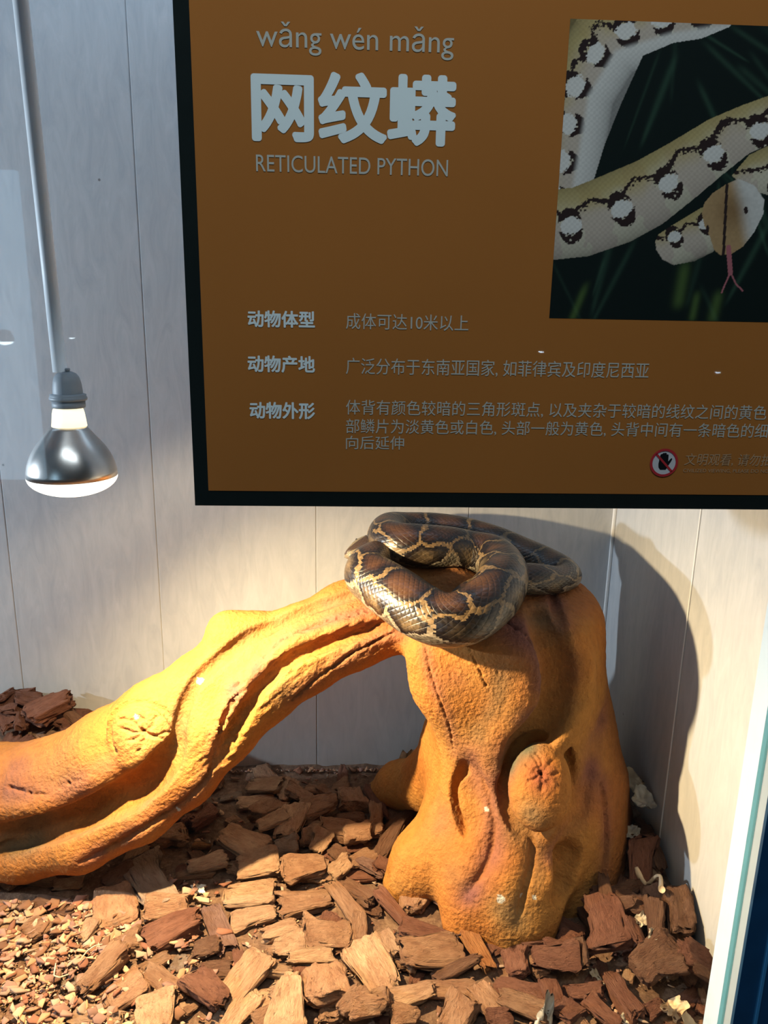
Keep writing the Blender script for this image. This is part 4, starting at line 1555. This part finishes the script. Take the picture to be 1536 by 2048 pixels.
KINDS = {'slab': [chip_mesh(200 + k, 'slab') for k in range(10)], 'nugget': [chip_mesh(300 + k, 'nugget') for k in range(8)],
         'stick': [chip_mesh(400 + k, 'stick') for k in range(8)]}
TONES = {'p': (.56, .335, .195), 'n': (.42, .225, .125), 'd': (.20, .098, .055), 'r': (.245, .102, .060), 'g': (.40, .275, .195), 'o': (.40, .165, .055), 'v': (.30, .165, .125)}  # reddish tone darkened to stand in for dimmer light at the right
TONE_WORD = {'p': 'pale tan', 'n': 'brown', 'd': 'dark brown', 'r': 'reddish brown', 'g': 'greyish brown', 'o': 'orange brown', 'v': 'purplish brown'}


def on_bed(px, py):
    P = atz(px, py, 0.0)
    for _ in range(12):
        P = atz(px, py, float(floor_h(P[0], P[1])))
    if P[1] > WALL_Y - 0.03:
        P = aty(px, py, WALL_Y - 0.035)
    if P[0] > WALL_X - 0.025:
        P = atx(px, py, WALL_X - 0.03)
    return P


# centre in the photo, length, width, slant (degrees, upward to the photo's other side positive), tone, kind
CHIPS = '''310,1752,112,88,-55,g,s;236,1765,72,46,35,d,s;240,1806,92,66,15,n,s;335,1815,85,38,5,n,s;348,1858,118,48,30,r,k;260,1890,70,44,8,n,n;305,1908,80,20,20,n,k
208,1950,118,42,40,n,k;255,1974,92,56,35,n,s;330,1953,96,48,-35,n,n;315,2012,82,70,12,p,s;200,2026,100,46,-12,p,s;100,1805,92,34,-4,d,s;80,1848,70,30,30,n,n
88,1888,42,24,20,p,s;70,1758,84,30,-6,p,s;126,1772,58,28,0,p,s;26,1760,44,18,30,p,k;138,1968,32,22,10,g,s;52,2030,84,36,0,n,s;176,1862,46,32,50,p,s;20,1850,60,26,45,p,s
515,1735,82,46,4,p,s;502,1783,104,46,3,p,s;505,1835,94,38,9,p,s;437,1856,96,46,-66,v,s;417,1726,80,28,14,p,s;610,1736,88,50,9,n,s;567,1726,36,30,60,p,n;612,1796,112,50,4,n,s
655,1862,94,66,4,n,s;580,1884,66,46,10,p,s;560,1857,78,30,20,p,k;545,1928,84,27,-6,p,k;652,1966,92,78,10,n,n;746,1922,118,78,-55,p,s;486,1962,124,60,48,p,s;478,2022,98,48,52,p,s
576,2012,98,78,82,p,s;412,1978,86,60,-42,r,n;414,1896,58,32,0,d,n;430,1925,66,29,4,d,s;698,2016,62,40,34,n,n;750,2000,60,40,5,n,n;738,2036,72,42,0,n,n;700,1800,96,28,-36,n,k
716,1780,78,36,-42,d,n;718,1852,32,48,0,n,s;622,1912,98,29,3,p,s;570,1976,68,29,18,p,n;541,1880,40,18,30,n,k;915,1814,112,60,-31,v,s;866,1750,90,29,-3,v,s;840,1786,64,56,0,n,n
856,1862,90,42,-2,r,s;868,1906,126,62,16,n,s;915,1936,94,25,18,d,k;890,1970,112,36,11,n,s;818,1992,110,43,4,p,s;922,2030,82,72,60,n,n;1001,1876,58,56,20,r,s;1062,1880,68,28,-6,r,s
964,1906,80,34,-66,o,s;1042,1916,52,50,0,r,n;1112,1890,70,25,-10,r,k;1112,1936,96,46,-3,r,s;1043,1970,106,42,-13,r,n;1048,2010,104,36,-16,n,s;972,2000,74,44,-52,n,n;790,1895,66,30,-62,p,k
1115,1986,38,50,10,r,s;1000,2036,52,36,0,r,n;800,2036,62,42,6,n,n;783,1742,54,36,-20,r,s;800,1812,94,26,-50,r,k;1134,2020,62,50,-40,r,s;1128,1850,62,25,-30,r,k;1127,1872,50,24,-25,r,s
1206,1890,100,80,-6,r,s;1276,1738,86,52,-68,r,s;1226,1788,92,33,-3,d,s;1232,1815,98,35,-12,d,k;1234,1752,58,30,84,d,n;1166,1812,82,30,-64,d,k;1192,1830,60,24,-60,d,k;1332,1774,54,34,-26,r,s
1290,1815,52,42,-10,d,n;1311,1722,82,30,82,d,n;1350,1722,54,28,-78,g,n;1362,1764,74,28,-56,d,k;1392,1816,80,46,-62,d,n;1358,1862,96,54,88,d,n;1308,1890,68,42,80,d,n;1270,1908,58,30,-60,r,n
1316,1950,94,66,8,d,n;1392,1952,66,70,80,r,n;1253,1986,116,40,-54,r,k;1206,2020,84,42,-36,r,s;1172,1984,72,34,4,r,n;1280,1852,64,28,-8,d,k;1305,2016,36,32,20,r,n;1162,1930,32,46,0,d,n
1398,1875,36,40,70,d,n;1340,1985,60,30,-5,d,k;1385,2000,56,18,-10,d,k;1240,1860,70,26,-12,d,s;495,1680,100,56,-9,p,s;535,1620,56,44,40,n,n;586,1630,58,54,70,p,s;545,1650,62,26,20,p,s
648,1612,80,36,14,n,n;600,1596,62,22,-20,n,k;706,1596,62,40,6,n,n;760,1600,80,29,-52,r,k;752,1634,50,28,-76,n,n;808,1592,52,33,10,r,n;675,1658,74,33,-3,n,n;580,1690,52,30,8,g,n
607,1676,30,24,0,n,n;640,1690,42,36,-20,p,s;668,1702,34,24,-30,d,n;716,1676,58,30,8,n,n;736,1660,46,24,0,n,n;790,1670,90,28,44,d,k;812,1632,66,22,50,d,k;722,1712,66,34,30,n,s
752,1742,58,32,-26,v,s;458,1706,48,22,-8,d,s;672,1742,50,28,20,p,n;412,1690,36,12,-5,o,k;680,1572,40,20,10,n,n;630,1584,40,18,-10,n,k;700,1634,60,22,0,d,k;655,1585,44,16,-18,n,k
18,1388,62,36,40,r,n;74,1406,42,28,-10,r,n;90,1386,52,22,-22,r,s;122,1420,84,26,-25,r,s;150,1405,60,22,-10,r,s;182,1396,70,30,4,r,s;48,1400,60,14,20,r,k;96,1444,76,30,26,r,s
60,1432,60,28,50,r,n;118,1460,74,26,16,r,s;106,1486,96,22,15,r,k;16,1432,48,34,20,r,n;40,1462,56,34,0,r,s;202,1416,44,26,-12,r,n;186,1434,50,24,-30,r,n;150,1444,54,20,-28,d,k;20,1490,70,30,6,r,s;66,1478,56,24,10,r,s;150,1472,60,22,22,r,k;30,1412,40,18,0,d,n'''


def read_chips():
    out = []
    for row in CHIPS.replace('\n', ';').split(';'):
        f = row.split(',')
        out.append(tuple(map(float, f[:5])) + (f[5], {'s': 'slab', 'n': 'nugget', 'k': 'stick'}[f[6]]))
    return out


HG = 0.005                                   # a height map of the pile, so each chip lies on those under it
HX0, HY0 = -1.25, 0.80
hx = np.arange(HX0, WALL_X, HG)
hy = np.arange(HY0, WALL_Y, HG)
HXX, HYY = np.meshgrid(hx, hy, indexing='ij')
H0 = floor_h(HXX, HYY) - 0.026               # top of the dust bed
HM = H0.copy()
inside = (HXX > LOG.lo[0] + .01) & (HXX < WALL_X - .012) & (HYY > LOG.lo[1] + .01) & (HYY < LOG.lo[1] + LOG.h * (LOG.n[1] - 2))
inlog = np.zeros(HM.shape, bool)             # where the log stands in the pile
for dz in (-0.02, 0.0, 0.02, 0.035):
    inlog |= (LOG.at(np.stack([HXX, HYY, floor_h(HXX, HYY) + dz], -1)) < 0.002) & inside
VCO = {}


def lay(px, py, P, vx, vy, L, W, Tk, r, kind, tone, main):
    """lowers a chip of the given size and heading onto the pile until it touches; returns its object or None"""
    ang = math.atan2(vy, vx)
    me = KINDS[kind][int(r.integers(len(KINDS[kind])))]
    if me.name not in VCO:
        co = np.empty(len(me.vertices) * 3)
        me.vertices.foreach_get('co', co)
        VCO[me.name] = co.reshape(-1, 3)
    co = VCO[me.name]
    jx, jy = (r.uniform(-.07, .07), r.uniform(-.12, .06)) if main else (r.uniform(-.05, .05), r.uniform(-.05, .05))
    flip = r.uniform() < 0.5
    best = None
    for it in range(3 if main else 2):
        cands = [(0, 0, 0)] if it == 0 else [(a * .009, b * .009, c) for a in (-1, 0, 1) for b in (-1, 0, 1) for c in (-.18, 0, .18)]
        best = None
        for ox, oy, oa in cands:
            ca, sa = math.cos(ang + oa), math.sin(ang + oa)
            Q = np.array(P[:2], float) + (ox, oy)
            Q[0] = min(Q[0], WALL_X - 0.5 * (abs(L * ca) + abs(W * sa)) - 0.003)
            Q[1] = min(Q[1], WALL_Y - 0.5 * (abs(L * sa) + abs(W * ca)) - 0.003)
            u = (HXX - Q[0]) * ca + (HYY - Q[1]) * sa
            w = -(HXX - Q[0]) * sa + (HYY - Q[1]) * ca
            m = (np.abs(u) < L * .5) & (np.abs(w) < W * .5)
            if m.sum() < 4:
                continue
            A = np.c_[u[m], w[m], np.ones(m.sum())]
            sol = np.linalg.lstsq(A, HM[m], rcond=None)[0]
            gx, gy = np.clip(sol[:2], -0.55, 0.55) + np.array([jx, jy])
            ex = np.array([ca, sa, gx])
            ex /= np.linalg.norm(ex)
            ey = np.array([-sa, ca, gy])
            ey -= ex * (ex @ ey)
            ey /= np.linalg.norm(ey)
            ez = np.cross(ex, ey)
            if flip:
                ex, ey = -ex, -ey
            R = np.stack([ex * L, ey * W, ez * Tk], 1)
            V = co @ R.T
            ii = np.clip(((V[:, 0] + Q[0] - HX0) / HG + .5).astype(int), 0, len(hx) - 1)
            kk = np.clip(((V[:, 1] + Q[1] - HY0) / HG + .5).astype(int), 0, len(hy) - 1)
            z = np.percentile(HM[ii, kk] - V[:, 2], 97) - 0.0035
            bad = inlog[ii, kk].mean()
            score = z + bad * 0.6 + 0.5 * math.hypot(ox, oy) + .01 * abs(oa)
            if best is None or score < best[0]:
                best = (score, z, Q, R, V, ii, kk)
        if best is None:
            return None
        if main and it < 2 and P[1] < WALL_Y - .05 and P[0] < WALL_X - .05:
            P = atz(px, py, best[1])             # keep it on its line of sight at the height where it came to rest
        else:
            P = np.array([*best[2], best[1]])
    _s, z, Q, R, V, ii, kk = best
    over = z - float(floor_h(Q[0], Q[1])) - (0.045 if main else 0.012)
    if over > (0.03 if main else 0.0):
        return None
    z -= max(over, 0)
    o = bpy.data.objects.new('bark_chip', me)
    o.matrix_world = Matrix(((*R[0], Q[0]), (*R[1], Q[1]), (*R[2], z), (0, 0, 0, 1)))
    np.maximum.at(HM, (ii, kk), V[:, 2] + z)
    c = np.array(TONES[tone]) * r.uniform(0.86, 1.14)
    o.color = (*np.clip(c, 0, 1), 1)
    return o


WIDTHS = {'slab': 'flat', 'nugget': 'chunky', 'stick': 'narrow'}


def place_word(px, py, P):
    if py < 1500 and px < 260:
        return 'heaped by back wall', 'bark heaped against the back wall'
    if P[0] > 0.46 and P[1] > 1.0:
        return 'by side wall', 'bark banked along the side wall'
    if 380 < px < 850 and py < 1690:
        return 'under arch', 'bark under the arch'
    if px < 330:
        return 'below log foot', 'bark in front of the log foot'
    if 700 < px < 1200 and py < 1930:
        return 'by stump roots', 'bark round the stump roots'
    return 'on open bed', 'bark on the open bed'


def bark_bed():
    r = np.random.default_rng(77)
    listed = read_chips()
    used = set()
    cover = []
    jobs = []
    for k, (px, py, L, W, a, tone, kind) in enumerate(listed):
        P = on_bed(px, py)
        t = math.radians(a)
        zz = P[2]
        if P[1] > WALL_Y - 0.06 or P[0] > WALL_X - 0.05:
            sc = 1 / ppm(P)
            v = np.array([math.cos(t), math.sin(t) * 0.9]) * L * sc
            Wm = W * sc * 1.1
        else:
            q0, q1 = atz(px - math.cos(t) * L / 2, py + math.sin(t) * L / 2, zz), atz(px + math.cos(t) * L / 2, py - math.sin(t) * L / 2, zz)
            v = (q1 - q0)[:2]
            p0, p1 = atz(px + math.sin(t) * W / 2, py + math.cos(t) * W / 2, zz), atz(px - math.sin(t) * W / 2, py - math.cos(t) * W / 2, zz)
            w = (p1 - p0)[:2]
            vn = v / np.linalg.norm(v)
            Wm = abs(-w[0] * vn[1] + w[1] * vn[0])
        Lm = np.linalg.norm(v)
        if Wm > Lm:
            v = np.array([-v[1], v[0]]) / Lm * Wm
            Lm, Wm = Wm, Lm
        Wm = min(Wm, Lm * .95) * 1.12
        Lm *= 1.14
        Tk = {'slab': 0.30, 'nugget': 0.56, 'stick': 0.62}[kind] * Wm
        Tk = min(max(Tk, 0.014), 0.040)
        jobs.append((P, v, Lm, Wm, Tk, kind, tone, px, py, True))
        cover.append((px, py, max(L, W) * .5))
    # filler: the rest of the pile between and under those, and the shaded floor behind the arch
    cover = np.array(cover)
    fill, tries = [], 0
    while len(fill) < 300 - len(jobs) - 1 and tries < 20000:
        tries += 1
        px, py = r.uniform(-20, 1430), r.uniform(1385, 2075)
        P = on_bed(px, py)
        if P[0] < -1.05 or P[1] > WALL_Y - .04:
            continue
        i, j = int((P[0] - HX0) / HG), int((P[1] - HY0) / HG)
        if not (0 <= i < len(hx) and 0 <= j < len(hy)) or inlog[i, j]:
            continue
        if px < 320 and py > 1730 and r.uniform() < 0.72:
            continue
        d = np.hypot(cover[:, 0] - px, cover[:, 1] - py)
        if (d < cover[:, 2] * 0.62).any():
            continue
        small = px < 320 and py > 1730
        Lp = r.uniform(26, 46) if small else r.uniform(42, 86)
        cover = np.vstack([cover, (px, py, Lp * .5)])
        kind = r.choice(['slab', 'nugget', 'stick'], p=[.45, .3, .25])
        Lm = Lp / ppm(P) * 1.05
        Wm = Lm * (r.uniform(.45, .75) if kind != 'stick' else r.uniform(.28, .4))
        a = r.uniform(0, math.pi)
        tone = r.choice(list('npdrg'), p=[.3, .18, .2, .24, .08]) if px < 700 else r.choice(list('nrdp'), p=[.25, .4, .28, .07])
        fill.append((P, np.array([math.cos(a), math.sin(a)]), Lm, Wm, min(max({'slab': .28, 'nugget': .55, 'stick': .6}[kind] * Wm, .008), .034), kind, tone, px, py, False))
    for job in fill + sorted(jobs, key=lambda q: -q[0][1]):
        P, v, Lm, Wm, Tk, kind, tone, px, py, main = job
        o = lay(px, py, P, v[0], v[1], Lm, Wm, Tk, r, kind, tone, main)
        if o is None:
            continue
        COL.objects.link(o)
        where, grp = place_word(px, py, P)
        q = proj(np.array(o.matrix_world.translation))
        size = 'small' if Lm < 0.05 else ('large' if Lm > 0.085 else 'mid-sized')
        fx, fy = q[0] / 15.36, q[1] / 20.48
        lab = f'{size} {WIDTHS[kind]} {TONE_WORD[tone]} bark chip {where}, {fx:.0f}% across, {fy:.0f}% down'
        if lab in used:
            lab = f'{size} {WIDTHS[kind]} {TONE_WORD[tone]} bark chip {where}, {fx:.1f}% across, {fy:.1f}% down'
        used.add(lab)
        tag(o, lab, 'bark chip', grp)
    # crumbs and flakes nobody could count
    V, Fc, Cc = [], [], []
    n = 0
    for k in range(6800):
        if k < 3600:
            px, py = r.normal(110, 130), r.normal(1885, 90)
        else:
            px, py = r.uniform(-30, 1430), r.uniform(1400, 2080)
        if py < 1390 or px > 1430 or (k < 3600 and py < 1745 and px > 150):
            continue
        P = on_bed(px, py)
        i, j = int((P[0] - HX0) / HG), int((P[1] - HY0) / HG)
        if not (0 <= i < len(hx) and 0 <= j < len(hy)) or inlog[i, j] or P[0] > WALL_X - .012 or P[1] > WALL_Y - .012 or HM[i, j] > H0[i, j] + 0.002 or inlog[max(i - 3, 0):i + 4, max(j - 3, 0):j + 4].any():
            continue
        fl = k < 3600
        dustd = np.hypot((px - 110) / 110, (py - 1925) / 60)
        Lp = (abs(r.normal(0, 5)) + 3 if r.uniform() < (.8 if dustd < 1 else .30) else r.uniform(12, 42)) if fl else abs(r.normal(0, 7)) + 6
        Lm = Lp / ppm(P)
        nv = int(r.integers(5, 8))
        ang = np.sort(r.uniform(0, 2 * math.pi, nv) * .35 + np.arange(nv) * 2 * math.pi / nv * .9)
        rad = r.uniform(.6, 1.1, nv)
        asp = r.uniform(.4, .8)
        th = Lm * r.uniform(.05, .11) + .0005
        poly = np.stack([np.cos(ang) * rad * Lm * .55, np.sin(ang) * rad * Lm * .55 * asp], -1)
        top = np.c_[poly * .86, th * r.uniform(.35, .65, nv)]
        bot = np.c_[poly, -th * r.uniform(.4, .6, nv)]
        mid = np.array([[0, 0, th * r.uniform(.3, 1.0)], [0, 0, -th * .5]])
        q = np.concatenate([top, bot, mid])
        f = []
        for a_ in range(nv):
            b_ = (a_ + 1) % nv
            f += [[a_, b_, 2 * nv], [nv + b_, nv + a_, 2 * nv + 1], [a_, nv + a_, nv + b_], [a_, nv + b_, b_]]
        E = np.array(Matrix.Rotation(r.uniform(0, 6.3), 3, 'Z') @ Matrix.Rotation(r.normal(0, .30), 3, 'X') @ Matrix.Rotation(r.normal(0, .25), 3, 'Y'))
        z = H0[i, j] + 0.002 + th * .4 + (r.uniform(0, .006) if fl and Lp > 9 else 0) + (0.012 if fl else 0.004) * r.uniform(.3, 1)
        V.append(q @ E.T + np.array([P[0], P[1], z]))
        Fc.append(np.array(f) + n)
        n += len(q)
        c = np.array(TONES[r.choice(list('npdrgv'))]) * r.uniform(.62, .95)
        Cc.append(np.tile(c, (len(q), 1)))
    m, nt, b, a = mat_paint('bark_crumb', 0.9, 0.2)
    o = big_mesh('bark_crumbs', np.concatenate(V), np.concatenate(Fc), m, colors=np.clip(np.concatenate(Cc), 0, 1), smooth=False)
    tag(o, 'fine bark crumbs and flakes strewn over the bed', 'bark crumbs', kind='stuff')


bark_bed()

# ------------------------------------------------------------------ scraps lying about
def scrap(name, px, py, wpx, hpx, mat, label, cat, seed, curl=0.5, lift=0.020, group=None, at=None, rotp=0.0):
    """a dry, curled, crumpled leaf-like scrap"""
    r = np.random.default_rng(seed)
    P = on_bed(px, py) if at is None else np.asarray(at)
    i, j = int((P[0] - HX0) / HG), int((P[1] - HY0) / HG)
    z = P[2] if at is not None else HM[min(i, len(hx) - 1), min(j, len(hy) - 1)]
    k = 1 / ppm(P)
    n, m = 20, 16
    U, Wd = np.meshgrid(np.linspace(-1, 1, n), np.linspace(-1, 1, m), indexing='ij')
    ra = 1 + 0.30 * vnoise(np.stack([np.arctan2(Wd, U) * 2.2, U * 0, U * 0 + seed], -1), seed)
    sq = np.maximum(np.abs(U), np.abs(Wd)) / (np.hypot(U, Wd) + 1e-6)
    X, Y = U * sq * ra * wpx * k / 2, Wd * sq * ra * hpx * k / 2
    Z = curl * wpx * k * 0.35 * (U ** 2 - .3) + 0.16 * wpx * k * fbm(np.stack([U * 1.6, Wd * 1.6, U * 0 + seed], -1), seed + 2, 3)
    a = math.radians(r.uniform(0, 360) if rotp == 0 else rotp)
    tilt = 0.45
    V = np.stack([X, Y, Z], -1).reshape(-1, 3)
    E = np.array(Matrix.Rotation(tilt, 3, 'X') @ Matrix.Rotation(a, 3, 'Z'))
    V = V @ E.T
    th = 0.0007
    V = V - [0, 0, V[:, 2].min()] if at is None else V
    V = V + np.array([P[0], P[1], z - 0.004])
    ii, jj = np.meshgrid(np.arange(n - 1), np.arange(m - 1), indexing='ij')
    q = np.stack([ii * m + jj, (ii + 1) * m + jj, (ii + 1) * m + jj + 1, ii * m + jj + 1], -1).reshape(-1, 4)
    lo = V - np.array([0, 0, th])
    N_ = len(V)
    bd = [a_ * m for a_ in range(n)] + [(n - 1) * m + b_ for b_ in range(1, m)] + [a_ * m + m - 1 for a_ in range(n - 2, -1, -1)] + [b_ for b_ in range(m - 2, 0, -1)]
    side = [[bd[t], bd[(t + 1) % len(bd)], bd[(t + 1) % len(bd)] + N_, bd[t] + N_] for t in range(len(bd))]
    Q = [list(map(int, t)) for t in q] + [list(map(int, t[::-1] + N_)) for t in q] + side
    o = mesh_obj(name, np.concatenate([V, lo]), Q, M[mat], None, True, loc=(P[0], P[1], z))
    return tag(o, label, cat, group)


def wire(name, pts, rad, mat, label, cat, lift=0.010, ends=None):
    P = []
    for px, py in pts:
        q = on_bed(px, py)
        i, j = int((q[0] - HX0) / HG), int((q[1] - HY0) / HG)
        P.append([q[0], q[1], max(HM[min(i, len(hx) - 1), min(j, len(hy) - 1)], q[2] - .01) + lift])
    P = np.array(P)
    t = np.linspace(0, len(P) - 1, 40)
    S_ = np.stack([np.interp(t, np.arange(len(P)), P[:, k]) for k in range(3)], -1)
    for _ in range(4):
        S_[1:-1] = (S_[:-2] + 2 * S_[1:-1] + S_[2:]) / 4
    R = np.interp(np.linspace(0, 1, 40), np.linspace(0, 1, len(rad)), rad) * (1 + .18 * vnoise(np.stack([t * 1.7, t * 0, t * 0], -1), 5))
    return tag(MB().tube(S_, R, 10).build(name, M[mat], None, True, loc=S_[0]), label, cat)


wire('root_twig', [(1270, 1760), (1278, 1776), (1292, 1788), (1306, 1802), (1314, 1812), (1315, 1830), (1314, 1852)], [.0052, .0062, .0045, .003, .0028, .004, .006], 'twig',
     'pale bent root twig lying on the bark beside the side wall', 'twig', 0.016)
wire('straw', [(160, 1925), (175, 1905), (190, 1895), (205, 1892)], [.0010, .0012, .0010], 'leaf', 'thin pale curved straw on the fine crumbs below the lamp', 'straw', 0.014)
wire('straw', [(112, 1930), (108, 1955), (120, 1959), (138, 1952)], [.0011, .0014, .0012], 'leaf', 'thin pale hooked straw on the crumbs beside the grey disc chip', 'straw', 0.014)
scrap('dry_leaf', 1258, 1548, 40, 62, 'leaf', 'curled pale dry leaf tucked behind the stump against the side wall', 'leaf', 3, 0.7, at=atx(1258, 1555, 0.600))
scrap('dry_leaf', 1288, 1592, 46, 40, 'skin', 'pale grey torn leaf in the gap between stump and side wall', 'leaf', 5, 0.6, at=atx(1288, 1596, 0.612))
scrap('shed_skin_scrap', 1262, 1664, 40, 30, 'skin', 'whitish scrap of shed skin at the stump root near the side wall', 'shed skin', 7, 0.8, at=atx(1266, 1664, 0.585))
scrap('dry_leaf', 1278, 1878, 30, 22, 'leaf', 'small pale folded leaf below the bent root twig', 'leaf', 11, 0.8)
scrap('dry_leaf', 1298, 1926, 22, 26, 'leaf', 'small pale crumpled leaf above the dark lumpy chip', 'leaf', 13, 0.9)
scrap('dry_leaf', 1196, 1938, 34, 20, 'leaf', 'pair of pale leaf bits under the large square reddish chip', 'leaf', 17, 0.5)
scrap('dry_leaf', 1252, 2025, 26, 56, 'leaf', 'pale pointed leaf standing beside the long reddish chip', 'leaf', 19, 0.6)
scrap('shed_skin_scrap', 1090, 2040, 90, 36, 'skin', 'large crinkled translucent scrap of shed skin at the front of the bed', 'shed skin', 23, 1.0)
scrap('curled_bark', 1350, 2005, 56, 40, 'twig', 'golden curled bark piece beside the frame post', 'bark', 29, 1.1)
scrap('curled_bark', 1388, 2034, 44, 40, 'leaf', 'pale pinkish curled bark piece at the foot of the frame post', 'bark', 31, 1.0)
scrap('dry_leaf', 832, 1512, 44, 34, 'leaf', 'pale crumpled leaf on the root that runs behind the stump', 'leaf', 37, 1.0, at=(0.150, 1.66, 0.035))
scrap('white_dropping', 396, 1757, 30, 22, 'chalk', 'chalky white dropping dried on a bark chip below the log', 'dropping', 41, 0.3)
scrap('yellow_crumb_patch', 8, 1972, 52, 40, 'crumb', 'patch of yellow crumbs on the bark below the lamp', 'crumbs', 43, 0.2)
